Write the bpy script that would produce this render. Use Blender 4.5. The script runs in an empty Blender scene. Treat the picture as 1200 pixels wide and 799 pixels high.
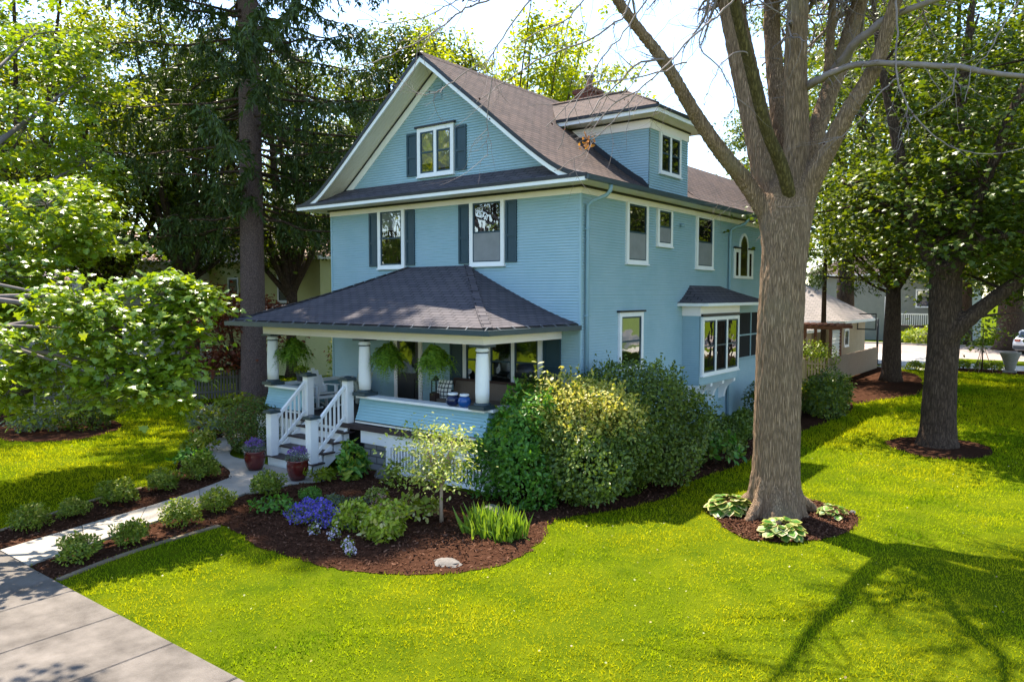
import bpy, math, random
import numpy as np
from mathutils import Vector, Matrix
random.seed(7); rng = np.random.default_rng(11)
C = bpy.context.scene.collection
R = math.radians
ORIG = {}          # object name -> world origin of the thing it belongs to

# ------------------------------------------------------------------ materials
def newmat(name):
    m = bpy.data.materials.new(name); m.use_nodes = True
    nt = m.node_tree; nt.nodes.clear()
    out = nt.nodes.new('ShaderNodeOutputMaterial')
    return m, nt, out
def N(nt, kind, **kw):
    n = nt.nodes.new(kind)
    for k, v in kw.items():
        if k in n.inputs: n.inputs[k].default_value = v
        else: setattr(n, k, v)
    return n
def rgba(c): return (c[0], c[1], c[2], 1)
def ramp(nt, stops):
    r = nt.nodes.new('ShaderNodeValToRGB'); e = r.color_ramp.elements
    e[0].position, e[0].color = stops[0][0], rgba(stops[0][1])
    e[1].position, e[1].color = stops[-1][0], rgba(stops[-1][1])
    for p, c in stops[1:-1]:
        x = e.new(p); x.color = rgba(c)
    return r
def mat(name, col, rough=.6, col2=None, scale=4, bump=0, bscale=None, spec=.4, metal=0, detail=5, stretch=None, coord='Object'):
    m, nt, out = newmat(name)
    b = N(nt, 'ShaderNodeBsdfPrincipled', Roughness=rough, Metallic=metal)
    b.inputs['Specular IOR Level'].default_value = spec
    b.inputs['Base Color'].default_value = rgba(col)
    tc = N(nt, 'ShaderNodeTexCoord'); src = tc.outputs[coord]
    if stretch:
        mp = N(nt, 'ShaderNodeMapping'); mp.inputs['Scale'].default_value = stretch
        nt.links.new(src, mp.inputs[0]); src = mp.outputs[0]
    if col2:
        n = N(nt, 'ShaderNodeTexNoise', Scale=scale, Detail=detail, Roughness=.65)
        nt.links.new(src, n.inputs['Vector'])
        r = ramp(nt, [(.32, col), (.68, col2)])
        nt.links.new(n.outputs['Fac'], r.inputs[0]); nt.links.new(r.outputs[0], b.inputs['Base Color'])
    if bump:
        n2 = N(nt, 'ShaderNodeTexNoise', Scale=bscale or scale * 6, Detail=6, Roughness=.7)
        nt.links.new(src, n2.inputs['Vector'])
        bp = N(nt, 'ShaderNodeBump', Strength=bump, Distance=.02)
        nt.links.new(n2.outputs['Fac'], bp.inputs['Height']); nt.links.new(bp.outputs[0], b.inputs['Normal'])
    nt.links.new(b.outputs[0], out.inputs[0])
    return m
def leafmat(name, cols, trans=.4, rough=.42, spec=.35, tint=(1.25, 1.3, .55), patch=0.0, pscale=.6):
    """leaf: colour differs from leaf to leaf (and slowly over the plant); light shines through it"""
    m, nt, out = newmat(name)
    g = N(nt, 'ShaderNodeNewGeometry')
    st = [(i / (len(cols) - 1), c) for i, c in enumerate(cols)]
    r = ramp(nt, st)
    fac = g.outputs['Random Per Island']
    if patch:
        tc = N(nt, 'ShaderNodeTexCoord')
        n = N(nt, 'ShaderNodeTexNoise', Scale=pscale, Detail=9, Roughness=.72)
        nt.links.new(tc.outputs['Object'], n.inputs['Vector'])
        mr = N(nt, 'ShaderNodeMapRange'); mr.inputs[1].default_value = .3; mr.inputs[2].default_value = .7
        nt.links.new(n.outputs['Fac'], mr.inputs[0])
        mx = N(nt, 'ShaderNodeMix'); mx.data_type = 'FLOAT'; mx.inputs[0].default_value = patch
        nt.links.new(fac, mx.inputs[2]); nt.links.new(mr.outputs[0], mx.inputs[3]); fac = mx.outputs[0]
    nt.links.new(fac, r.inputs[0])
    if patch and name == 'grass_blades':      # duller worn and darker patches of turf
        n2 = N(nt, 'ShaderNodeTexNoise', Scale=.33, Detail=7, Roughness=.62); nt.links.new(tc.outputs['Object'], n2.inputs['Vector'])
        r2 = ramp(nt, [(.36, (.42, .62, .8)), (.47, (.85, .95, 1)), (.56, (1.05, 1.0, 1)), (.68, (1.06, 1.0, 1.3))]); nt.links.new(n2.outputs['Fac'], r2.inputs[0])
        mm = N(nt, 'ShaderNodeMix'); mm.data_type = 'RGBA'; mm.blend_type = 'MULTIPLY'; mm.inputs[0].default_value = 1; nt.links.new(r.outputs[0], mm.inputs[6]); nt.links.new(r2.outputs[0], mm.inputs[7]); rc = mm.outputs[2]
    else: rc = r.outputs[0]
    b = N(nt, 'ShaderNodeBsdfPrincipled', Roughness=rough)
    b.inputs['Specular IOR Level'].default_value = spec
    nt.links.new(rc, b.inputs['Base Color'])
    t = N(nt, 'ShaderNodeBsdfTranslucent')
    mul = N(nt, 'ShaderNodeMix'); mul.data_type = 'RGBA'; mul.blend_type = 'MULTIPLY'; mul.inputs[0].default_value = 1
    nt.links.new(rc, mul.inputs[6]); mul.inputs[7].default_value = rgba(tint)
    nt.links.new(mul.outputs[2], t.inputs[0])
    mix = N(nt, 'ShaderNodeMixShader'); mix.inputs[0].default_value = trans
    nt.links.new(b.outputs[0], mix.inputs[1]); nt.links.new(t.outputs[0], mix.inputs[2])
    nt.links.new(mix.outputs[0], out.inputs[0])
    return m
def bricks(name, c1, c2, cm, bw, rh, mortar, rough=.85, bump=.5, noise=.35, ncol=(.05, .05, .05), spec=.25, msmooth=.1):
    m, nt, out = newmat(name)
    uv = N(nt, 'ShaderNodeUVMap')
    bt = N(nt, 'ShaderNodeTexBrick'); bt.offset = .5
    for k, v in (('Color1', rgba(c1)), ('Color2', rgba(c2)), ('Mortar', rgba(cm)), ('Scale', 1), ('Mortar Size', mortar), ('Mortar Smooth', msmooth), ('Bias', 0), ('Brick Width', bw), ('Row Height', rh)):
        bt.inputs[k].default_value = v
    nt.links.new(uv.outputs[0], bt.inputs['Vector'])
    tc = N(nt, 'ShaderNodeTexCoord')
    n = N(nt, 'ShaderNodeTexNoise', Scale=1.3, Detail=9, Roughness=.75)
    nt.links.new(tc.outputs['Object'], n.inputs['Vector'])
    mx = N(nt, 'ShaderNodeMix'); mx.data_type = 'RGBA'; mx.blend_type = 'MIX'
    mr = N(nt, 'ShaderNodeMapRange'); mr.inputs[1].default_value = .42; mr.inputs[2].default_value = .75; mr.inputs[4].default_value = noise
    nt.links.new(n.outputs['Fac'], mr.inputs[0]); nt.links.new(mr.outputs[0], mx.inputs[0])
    nt.links.new(bt.outputs['Color'], mx.inputs[6]); mx.inputs[7].default_value = rgba(ncol)
    b = N(nt, 'ShaderNodeBsdfPrincipled', Roughness=rough); b.inputs['Specular IOR Level'].default_value = spec
    nt.links.new(mx.outputs[2], b.inputs['Base Color'])
    bp = N(nt, 'ShaderNodeBump', Strength=bump, Distance=.015)
    n2 = N(nt, 'ShaderNodeTexNoise', Scale=60, Detail=3)
    nt.links.new(tc.outputs['Object'], n2.inputs['Vector'])
    ma = N(nt, 'ShaderNodeMath', operation='MULTIPLY_ADD'); ma.inputs[1].default_value = -1
    nt.links.new(bt.outputs['Fac'], ma.inputs[0]); nt.links.new(n2.outputs['Fac'], ma.inputs[2])
    nt.links.new(ma.outputs[0], bp.inputs['Height']); nt.links.new(bp.outputs[0], b.inputs['Normal'])
    nt.links.new(b.outputs[0], out.inputs[0])
    return m
def barkmat(name, c1, c2, c3, sx=9, sz=1.3, bump=1.0, patchcol=None):
    m, nt, out = newmat(name)
    tc = N(nt, 'ShaderNodeTexCoord'); mp = N(nt, 'ShaderNodeMapping'); mp.inputs['Scale'].default_value = (sx, sx, sz)
    nt.links.new(tc.outputs['Object'], mp.inputs[0])
    n = N(nt, 'ShaderNodeTexNoise', Scale=2.6, Detail=10, Roughness=.78, Distortion=.8); nt.links.new(mp.outputs[0], n.inputs['Vector'])
    wv = N(nt, 'ShaderNodeMix'); wv.data_type = 'RGBA'; wv.inputs[0].default_value = .35; nt.links.new(mp.outputs[0], wv.inputs[6]); nt.links.new(n.outputs['Color'], wv.inputs[7])
    v = N(nt, 'ShaderNodeTexVoronoi', Scale=3.2); v.feature = 'DISTANCE_TO_EDGE'; nt.links.new(wv.outputs[2], v.inputs['Vector'])
    r = ramp(nt, [(.3, c1), (.52, c2), (.75, c3)]); nt.links.new(n.outputs['Fac'], r.inputs[0])
    mr = N(nt, 'ShaderNodeMapRange'); mr.inputs[2].default_value = .22; mr.inputs[3].default_value = .55
    nt.links.new(v.outputs['Distance'], mr.inputs[0])
    mx = N(nt, 'ShaderNodeMix'); mx.data_type = 'RGBA'; mx.blend_type = 'MULTIPLY'; mx.inputs[0].default_value = 1
    nt.links.new(r.outputs[0], mx.inputs[6]); nt.links.new(mr.outputs[0], mx.inputs[7])
    src = mx.outputs[2]
    if patchcol:
        pn = N(nt, 'ShaderNodeTexNoise', Scale=.9, Detail=4); nt.links.new(tc.outputs['Object'], pn.inputs['Vector'])
        pr = N(nt, 'ShaderNodeMapRange'); pr.inputs[1].default_value = .55; pr.inputs[2].default_value = .75; pr.inputs[4].default_value = .7
        nt.links.new(pn.outputs['Fac'], pr.inputs[0])
        m2 = N(nt, 'ShaderNodeMix'); m2.data_type = 'RGBA'; nt.links.new(pr.outputs[0], m2.inputs[0])
        nt.links.new(src, m2.inputs[6]); m2.inputs[7].default_value = rgba(patchcol); src = m2.outputs[2]
    b = N(nt, 'ShaderNodeBsdfPrincipled', Roughness=.9); b.inputs['Specular IOR Level'].default_value = .15
    nt.links.new(src, b.inputs['Base Color'])
    ad = N(nt, 'ShaderNodeMath', operation='ADD'); nt.links.new(n.outputs['Fac'], ad.inputs[0]); nt.links.new(mr.outputs[0], ad.inputs[1])
    bp = N(nt, 'ShaderNodeBump', Strength=bump, Distance=.035); nt.links.new(ad.outputs[0], bp.inputs['Height'])
    nt.links.new(bp.outputs[0], b.inputs['Normal']); nt.links.new(b.outputs[0], out.inputs[0])
    return m
def glassmat(name, dark=.35):
    m, nt, out = newmat(name)
    f = N(nt, 'ShaderNodeFresnel', IOR=1.9)
    ma = N(nt, 'ShaderNodeMath', operation='MULTIPLY_ADD'); ma.inputs[1].default_value = 1.0; ma.inputs[2].default_value = .2
    nt.links.new(f.outputs[0], ma.inputs[0])
    t = N(nt, 'ShaderNodeBsdfTransparent'); t.inputs[0].default_value = (1 - dark * .5, 1 - dark * .4, 1 - dark * .45, 1)
    g = N(nt, 'ShaderNodeBsdfGlossy', Roughness=.015)
    tc = N(nt, 'ShaderNodeTexCoord'); n = N(nt, 'ShaderNodeTexNoise', Scale=1.7, Detail=2); nt.links.new(tc.outputs['Object'], n.inputs['Vector'])
    bp = N(nt, 'ShaderNodeBump', Strength=.12, Distance=.05); nt.links.new(n.outputs['Fac'], bp.inputs['Height']); nt.links.new(bp.outputs[0], g.inputs['Normal'])
    mix = N(nt, 'ShaderNodeMixShader'); nt.links.new(ma.outputs[0], mix.inputs[0])
    nt.links.new(t.outputs[0], mix.inputs[1]); nt.links.new(g.outputs[0], mix.inputs[2]); nt.links.new(mix.outputs[0], out.inputs[0])
    return m
def plaidmat(name):
    m, nt, out = newmat(name)
    uv = N(nt, 'ShaderNodeUVMap'); bt = N(nt, 'ShaderNodeTexBrick'); bt.offset = 0
    for k, v in (('Color1', rgba((.75, .74, .7))), ('Color2', rgba((.72, .71, .68))), ('Mortar', rgba((.03, .035, .05))), ('Scale', 1), ('Mortar Size', .012), ('Brick Width', .1), ('Row Height', .1)):
        bt.inputs[k].default_value = v
    nt.links.new(uv.outputs[0], bt.inputs['Vector'])
    b = N(nt, 'ShaderNodeBsdfPrincipled', Roughness=.9); nt.links.new(bt.outputs['Color'], b.inputs['Base Color']); nt.links.new(b.outputs[0], out.inputs[0])
    return m

M = {}
M['blue'] = mat('blue_siding_paint', (.265, .42, .49), .5, (.325, .47, .54), 1.1, .15, 30, detail=9)
M['porchblue'] = mat('porch_wall_paint', (.28, .48, .54), .5, (.31, .51, .57), 3, .1, 40)
M['white'] = mat('white_paint', (.80, .80, .81), .45, (.84, .84, .85), 5, .08, 60)
M['cream'] = mat('cream_paint', (.86, .79, .79), .5, (.89, .82, .83), 3, .08, 50)
M['soffit'] = mat('beadboard_soffit', (.74, .69, .63), .55, (.78, .73, .67), 3, .1, 50)
M['navy'] = mat('dark_navy_paint', (.016, .046, .068), .45, (.022, .056, .08), 6, .08, 40)
M['black'] = mat('black_trim_paint', (.012, .014, .018), .45, (.02, .022, .027), 6)
M['gutter'] = mat('dark_gutter_metal', (.035, .055, .066), .4, (.045, .068, .08), 3)
M['spout'] = mat('blue_grey_downspout', (.215, .35, .43), .4, (.235, .37, .45), 3)
M['shingle'] = bricks('asphalt_shingles', (.112, .082, .072), (.074, .058, .054), (.025, .022, .023), .33, .145, .016, noise=.5, ncol=(.14, .102, .09), spec=.08)
M['shade_shingle'] = bricks('shade_tinted_shingles', (.105, .095, .105), (.075, .070, .082), (.022, .021, .025), .33, .145, .014, noise=.45, ncol=(.125, .112, .12), spec=.12)  # same shingles as the main roof, toned cooler to stand for shade
M['brick'] = bricks('red_brick', (.20, .055, .035), (.15, .045, .03), (.14, .11, .09), .21, .075, .008)
M['stone'] = bricks('grey_stone_blocks', (.28, .27, .27), (.2, .2, .21), (.1, .1, .1), .42, .16, .02, ncol=(.35, .33, .32))
M['deck'] = mat('brown_deck_paint', (.040, .026, .028), .5, (.055, .036, .037), 5, .1, 40)
M['glass'] = glassmat('window_glass', .3)
M['room'] = mat('unlit_black', (.012, .012, .014), .9)  # near-black stand-in for the shade behind glass, screens and lattice
M['blind'] = mat('pale_blind', (.62, .62, .58), .8, (.68, .68, .63), 6)
M['screen'] = mat('grey_insect_screen', (.20, .205, .21), .8, (.24, .245, .25), 3)
M['curtain'] = mat('gold_curtain', (.28, .24, .07), .8, (.34, .29, .09), 3)
M['doorp'] = mat('dark_door', (.014, .014, .017), .4, (.022, .02, .022), 5)
M['metal'] = mat('galvanised_metal', (.45, .47, .5), .35, (.35, .36, .4), 6, metal=.8)
M['concrete'] = mat('walk_concrete', (.36, .325, .28), .9, (.27, .245, .215), 1.6, .35, 70)
M['sidewalk'] = mat('sidewalk_concrete', (.085, .074, .065), .9, (.195, .172, .152), 1.7, .7, 70, spec=.1, detail=13)
M['edging'] = mat('tan_edging_stone', (.22, .16, .10), .9, (.14, .105, .07), 4, .5, 40)
M['asphalt'] = mat('street_surface', (.22, .17, .15), .95, (.32, .26, .23), 1.2, .3, 60)
M['drive'] = mat('pale_driveway_concrete', (.45, .42, .38), .9, (.38, .35, .32), 1.2, .3, 60)
M['mulch'] = mat('bark_mulch_ground', (.034, .016, .010), .95, (.066, .032, .020), 9, 1.0, 45, spec=0)
M['chips'] = leafmat('bark_chips', [(.030, .013, .008), (.088, .041, .025), (.056, .026, .016), (.15, .078, .05)], trans=0, rough=.9, spec=0)
M['lawn'] = mat('lawn_soil_grass', (.045, .075, .004), .95, (.10, .125, .005), 1.4, .8, 120, spec=0)
M['grass'] = leafmat('grass_blades', [(.085, .15, .005), (.24, .285, .007), (.35, .375, .008), (.42, .43, .012), (.54, .53, .04)], trans=.5, rough=.7, spec=.0, tint=(1.2, 1.2, .4), patch=.5, pscale=1.1)
M['bark'] = barkmat('maple_bark', (.15, .088, .052), (.40, .265, .165), (.64, .45, .31), 19, 1.5, 1.0, patchcol=(.33, .265, .165))
M['bark_dark'] = barkmat('dark_bark', (.045, .028, .02), (.105, .068, .047), (.18, .125, .09), 9, 1.6)
M['bark_spruce'] = barkmat('spruce_bark', (.10, .066, .06), (.20, .138, .125), (.29, .21, .19), 11, 5)
M['moss'] = barkmat('mossy_bark', (.07, .055, .02), (.15, .115, .04), (.22, .17, .08), 9, 2)
M['twig'] = mat('pale_grey_twigs', (.17, .13, .12), .8, (.27, .215, .195), 5)
M['twigd'] = mat('dark_grey_twigs', (.10, .082, .082), .8, (.17, .14, .135), 5)
M['pot'] = mat('oxblood_glaze', (.11, .015, .012), .18, (.07, .012, .012), 4, spec=.7)
M['soil'] = mat('potting_soil', (.03, .02, .015), .95, (.05, .035, .025), 20, .6)
M['wood'] = mat('weathered_wood', (.40, .29, .20), .85, (.30, .21, .145), 3, .4, 40, stretch=(6, 6, .7))
M['woodd'] = mat('dark_weathered_wood', (.085, .075, .062), .9, (.14, .125, .1), 3, .4, 40, stretch=(6, 6, .7))
M['rust'] = mat('rust_brown_wood', (.14, .05, .03), .85, (.2, .08, .045), 3, .3)
M['stucco'] = mat('tan_stucco', (.42, .32, .2), .9, (.48, .37, .24), 2, .2)
M['yellow'] = mat('pale_yellow_siding', (.50, .50, .24), .8, (.55, .54, .28), 1.5)
M['whitewall'] = mat('white_siding', (.62, .62, .66), .7, (.68, .68, .7), 2)
M['roofpale'] = bricks('pale_tan_shingles', (.34, .25, .2), (.28, .2, .17), (.16, .12, .1), .3, .16, .015, ncol=(.4, .3, .25))  # light tan mix for the yellow house roof
M['roofgrey'] = bricks('pale_grey_shingles', (.25, .22, .21), (.2, .18, .17), (.12, .11, .11), .3, .16, .015, ncol=(.28, .25, .24))
M['rooftile'] = bricks('red_roof_tiles', (.36, .15, .11), (.42, .22, .17), (.6, .5, .45), .3, .25, .05, ncol=(.5, .35, .3))
M['carp'] = mat('white_car_paint', (.72, .73, .75), .15, spec=.7)
M['tyre'] = mat('black_rubber', (.015, .015, .015), .8)
M['redl'] = mat('red_lamp', (.4, .01, .01), .2, spec=.7)
M['carglass'] = mat('tinted_car_glass', (.015, .018, .02), .05, spec=.9)
M['urn'] = mat('grey_cast_stone', (.26, .24, .215), .9, (.33, .31, .28), 8, .3)
M['rock'] = mat('pale_rock', (.17, .155, .14), .9, (.1, .09, .08), 5, .6, 30)
M['cush'] = mat('tan_cushion', (.17, .125, .095), .9, (.2, .15, .115), 30)
M['wicker'] = mat('brown_wicker', (.05, .025, .018), .7, (.08, .04, .028), 30, .5)
M['plaid'] = plaidmat('plaid_cloth')
M['bagn'] = mat('navy_glazed', (.006, .010, .045), .25, (.012, .02, .08), 6, spec=.6)
M['bagb'] = mat('royal_blue_glazed', (.008, .06, .26), .25, (.012, .09, .32), 6, spec=.6)
M['adir'] = mat('sage_painted_wood', (.40, .42, .35), .6, (.45, .47, .40), 4)
M['greyp'] = mat('charcoal_planter', (.06, .065, .075), .7, (.08, .085, .095), 4)
# leaves
M['lf_maple'] = leafmat('maple_leaves', [(0.080, 0.149, 0.010), (0.143, 0.238, 0.015), (0.229, 0.308, 0.017), (0.343, 0.376, 0.026)], .42, .3, .7, (1.5, 1.35, .35), .5, .35)
M['lf_spruce'] = leafmat('spruce_needles', [(0.020, 0.035, 0.008), (0.036, 0.062, 0.013), (0.059, 0.095, 0.016), (0.088, 0.130, 0.020)], .2, .5, .3, (1.3, 1.3, .5), .5, .4)
M['lf_dark'] = leafmat('dark_tree_leaves', [(0.031, 0.059, 0.006), (0.062, 0.102, 0.009), (0.098, 0.137, 0.010), (0.150, 0.176, 0.014)], .4, .4, .4, (1.6, 1.45, .4), .5, .3)
M['lf_mid'] = leafmat('green_tree_leaves', [(0.072, 0.127, 0.007), (0.133, 0.196, 0.010), (0.207, 0.254, 0.013), (0.316, 0.323, 0.016)], .45, .4, .4, (1.6, 1.4, .4), .5, .3)
M['lf_yell'] = leafmat('yellow_green_leaves', [(0.139, 0.213, 0.010), (0.220, 0.296, 0.012), (0.302, 0.360, 0.013), (0.385, 0.409, 0.020)], .5, .4, .4, (1.5, 1.3, .35), .4, .3)
M['lf_red'] = leafmat('russet_leaves', [(0.076, 0.022, 0.013), (0.139, 0.038, 0.021), (0.202, 0.066, 0.029), (0.277, 0.120, 0.048)], .4, .45, .3, (1.5, 1.0, .7), .5, .5)
M['lf_azalea'] = leafmat('small_shrub_leaves', [(0.071, 0.116, 0.008), (0.130, 0.191, 0.013), (0.189, 0.253, 0.019), (0.283, 0.314, 0.046)], .35, .45, .35, (1.3, 1.3, .5))
M['lf_privet'] = leafmat('fresh_green_leaves', [(0.039, 0.128, 0.016), (0.071, 0.195, 0.022), (0.102, 0.247, 0.026), (0.142, 0.300, 0.036)], .35, .38, .4, (1.4, 1.3, .45))
M['lf_yew'] = leafmat('dark_shrub_leaves', [(0.040, 0.075, 0.011), (0.069, 0.116, 0.014), (0.109, 0.165, 0.019), (0.154, 0.207, 0.025)], .25, .42, .4, (1.3, 1.3, .5))
M['lf_gold'] = leafmat('golden_tips', [(0.310, 0.342, 0.048), (0.466, 0.451, 0.084), (0.590, 0.528, 0.120), (0.714, 0.652, 0.216)], .4, .45, .35, (1.2, 1.15, .5))
M['lf_var'] = leafmat('cream_variegated_leaves', [(.16, .22, .03), (.34, .36, .08), (.50, .46, .20), (.62, .58, .34)], .4, .45, .3, (1.15, 1.15, .6))
M['lf_lime'] = leafmat('lime_leaves', [(0.133, 0.215, 0.013), (0.218, 0.304, 0.018), (0.303, 0.380, 0.031), (0.400, 0.455, 0.062)], .4, .45, .35, (1.3, 1.25, .45))
M['lf_iris'] = leafmat('sword_leaves', [(0.076, 0.156, 0.017), (0.126, 0.228, 0.021), (0.176, 0.288, 0.029), (0.252, 0.360, 0.048)], .45, .4, .35, (1.4, 1.3, .45))
M['lf_fern'] = leafmat('fern_fronds', [(0.077, 0.168, 0.014), (0.133, 0.259, 0.022), (0.188, 0.338, 0.029), (0.287, 0.427, 0.042)], .4, .45, .3, (1.4, 1.3, .5))
M['lf_grey'] = leafmat('grey_green_leaves', [(.09, .13, .09), (.14, .18, .13), (.19, .23, .17)], .3, .6, .2, (1.1, 1.2, .8))
M['fl_blue'] = leafmat('violet_blue_petals', [(.07, .055, .35), (.12, .10, .52), (.18, .13, .55), (.26, .2, .6)], .4, .6, .2, (1.1, 1, 1.2))
M['fl_lav'] = leafmat('lavender_petals', [(.13, .06, .28), (.2, .11, .38), (.28, .18, .45)], .4, .6, .2, (1.1, 1, 1.2))
M['fl_pale'] = leafmat('pale_lilac_petals', [(.55, .48, .62), (.68, .6, .72), (.5, .42, .6)], .4, .6, .2, (1, 1, 1))
M['fl_pink'] = leafmat('pink_petals', [(.45, .2, .2), (.55, .3, .28), (.4, .3, .2)], .4, .6, .2, (1, 1, 1))

# ------------------------------------------------------------------ object helpers
def origin_of(o):
    while o.parent: o = o.parent
    return Vector(ORIG.get(o.name, (0, 0, 0)))
def tag(o, label, cat, group=None, kind=None):
    if label: o['label'] = label
    if cat: o['category'] = cat
    if group: o['group'] = group
    if kind: o['kind'] = kind
    return o
def thing(name, label, cat, loc=(0, 0, 0), group=None):
    o = bpy.data.objects.new(name, None); C.objects.link(o)
    o.location = loc; o.empty_display_size = .2
    ORIG[o.name] = tuple(loc)
    return tag(o, label, cat, group)
def link(name, me, parent=None, loc=None):
    o = bpy.data.objects.new(name, me); C.objects.link(o)
    if parent:
        o.parent = parent
    elif loc is not None:
        o.location = loc; ORIG[o.name] = tuple(loc)
    return o
class MB:
    def __init__(s): s.v = []; s.f = []; s.m = []; s.uv = []; s.sm = []
    def poly(s, pts, m=0, uv=None, smooth=False):
        b = len(s.v); s.v += [tuple(p) for p in pts]; s.f.append(list(range(b, b + len(pts)))); s.m.append(m); s.uv.append(uv); s.sm.append(smooth)
    def box(s, x0, x1, y0, y1, z0, z1, m=0, fr=None):
        P = [(x0, y0, z0), (x1, y0, z0), (x1, y1, z0), (x0, y1, z0), (x0, y0, z1), (x1, y0, z1), (x1, y1, z1), (x0, y1, z1)]
        if fr: P = [fr(*p) for p in P]
        for q in ((3, 2, 1, 0), (4, 5, 6, 7), (0, 1, 5, 4), (1, 2, 6, 5), (2, 3, 7, 6), (3, 0, 4, 7)): s.poly([P[i] for i in q], m)
    def prism(s, pts, ext, m=0):
        """polygon pts swept by vector ext"""
        e = Vector(ext); A = [Vector(p) for p in pts]; B = [p + e for p in A]; n = len(A)
        s.poly(A[::-1], m); s.poly(B, m)
        for i in range(n): s.poly([A[i], A[(i + 1) % n], B[(i + 1) % n], B[i]], m)
    def bar(s, a, b, w, h, m=0, up=(0, 0, 1)):
        a = Vector(a); b = Vector(b); d = (b - a).normalized(); u = Vector(up); sd = d.cross(u)
        if sd.length < 1e-4: sd = Vector((1, 0, 0))
        sd.normalize(); u = sd.cross(d)
        q = [sd * (-w / 2) + u * (-h / 2), sd * (w / 2) + u * (-h / 2), sd * (w / 2) + u * (h / 2), sd * (-w / 2) + u * (h / 2)]
        s.prism([a + k for k in q], b - a, m)
    def tube(s, pts, rad, n=8, m=0, cap=True, smooth=True):
        pts = [Vector(p) for p in pts]; rs = rad if hasattr(rad, '__len__') else [rad] * len(pts)
        base = len(s.v); ref = None
        for i, p in enumerate(pts):
            d = (pts[min(i + 1, len(pts) - 1)] - pts[max(i - 1, 0)])
            d = d.normalized() if d.length > 1e-9 else Vector((0, 0, 1))
            if ref is None:
                ref = d.orthogonal().normalized()
            ref = (ref - d * ref.dot(d)); ref = ref.normalized() if ref.length > 1e-6 else d.orthogonal().normalized()
            w = d.cross(ref)
            for k in range(n):
                a = 2 * math.pi * k / n; s.v.append(tuple(p + (ref * math.cos(a) + w * math.sin(a)) * rs[i]))
        for i in range(len(pts) - 1):
            for k in range(n):
                a = base + i * n + k; b = base + i * n + (k + 1) % n
                s.f.append([a, b, b + n, a + n]); s.m.append(m); s.uv.append(None); s.sm.append(smooth)
        if cap:
            s.f.append([base + k for k in range(n)][::-1]); s.m.append(m); s.uv.append(None); s.sm.append(False)
            e = base + (len(pts) - 1) * n
            s.f.append([e + k for k in range(n)]); s.m.append(m); s.uv.append(None); s.sm.append(False)
    def lathe(s, prof, c, n=16, m=0, smooth=True):
        base = len(s.v)
        for r, z in prof:
            for k in range(n):
                a = 2 * math.pi * k / n; s.v.append((c[0] + r * math.cos(a), c[1] + r * math.sin(a), c[2] + z))
        for i in range(len(prof) - 1):
            for k in range(n):
                a = base + i * n + k; b = base + i * n + (k + 1) % n
                s.f.append([a, b, b + n, a + n]); s.m.append(m); s.uv.append(None); s.sm.append(smooth)
        s.f.append([base + k for k in range(n)][::-1]); s.m.append(m); s.uv.append(None); s.sm.append(False)
        e = base + (len(prof) - 1) * n; s.f.append([e + k for k in range(n)]); s.m.append(m); s.uv.append(None); s.sm.append(False)
    def mesh(s, name, mats, org=(0, 0, 0), bevel=0):
        ox, oy, oz = org
        me = bpy.data.meshes.new(name)
        V = np.array(s.v, float)
        me.from_pydata((V - np.array([ox, oy, oz])).tolist(), [], s.f)
        for m in (mats if isinstance(mats, (list, tuple)) else [mats]): me.materials.append(m)
        me.polygons.foreach_set('material_index', s.m); me.polygons.foreach_set('use_smooth', s.sm)
        uvl = me.uv_layers.new(name='UVMap'); co = [0.0] * (2 * len(me.loops)); k = 0
        for fi, f in enumerate(s.f):
            if s.uv[fi] is not None:
                for q in s.uv[fi]: co[k] = q[0]; co[k + 1] = q[1]; k += 2
            else:
                a, b, c = (V[f[0]], V[f[1]], V[f[2]]); n = np.cross(b - a, c - b); L = np.linalg.norm(n)
                n = n / L if L > 1e-12 else np.array([0, 0, 1.])
                t = np.array([-n[1], n[0], 0.]); L = np.linalg.norm(t); t = t / L if L > 1e-3 else np.array([1., 0, 0])
                bb = np.cross(n, t)
                for i in f: co[k] = float(V[i] @ t); co[k + 1] = float(V[i] @ bb); k += 2
        uvl.data.foreach_set('uv', co)
        me.update(); return me
    def build(s, name, mats, parent=None, loc=None, bevel=0):
        org = origin_of(parent) if parent else (loc if loc is not None else (0, 0, 0))
        o = link(name, s.mesh(name, mats, org), parent, None if parent else (loc if loc is not None else None))
        if bevel:
            b = o.modifiers.new('bevel', 'BEVEL'); b.width = bevel; b.segments = 2; b.limit_method = 'ANGLE'
        return o
def clip(poly, lo, hi):
    """clip a convex 2-D polygon to lo <= y <= hi"""
    def half(P, f, g):
        out = []
        for i in range(len(P)):
            a, b = P[i], P[(i + 1) % len(P)]; fa, fb = f(a), f(b)
            if fa >= 0: out.append(a)
            if fa * fb < 0:
                t = fa / (fa - fb); out.append((a[0] + (b[0] - a[0]) * t, a[1] + (b[1] - a[1]) * t))
        return out
    P = half(poly, lambda p: p[1] - lo, 0)
    return half(P, lambda p: hi - p[1], 0) if P else P
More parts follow.
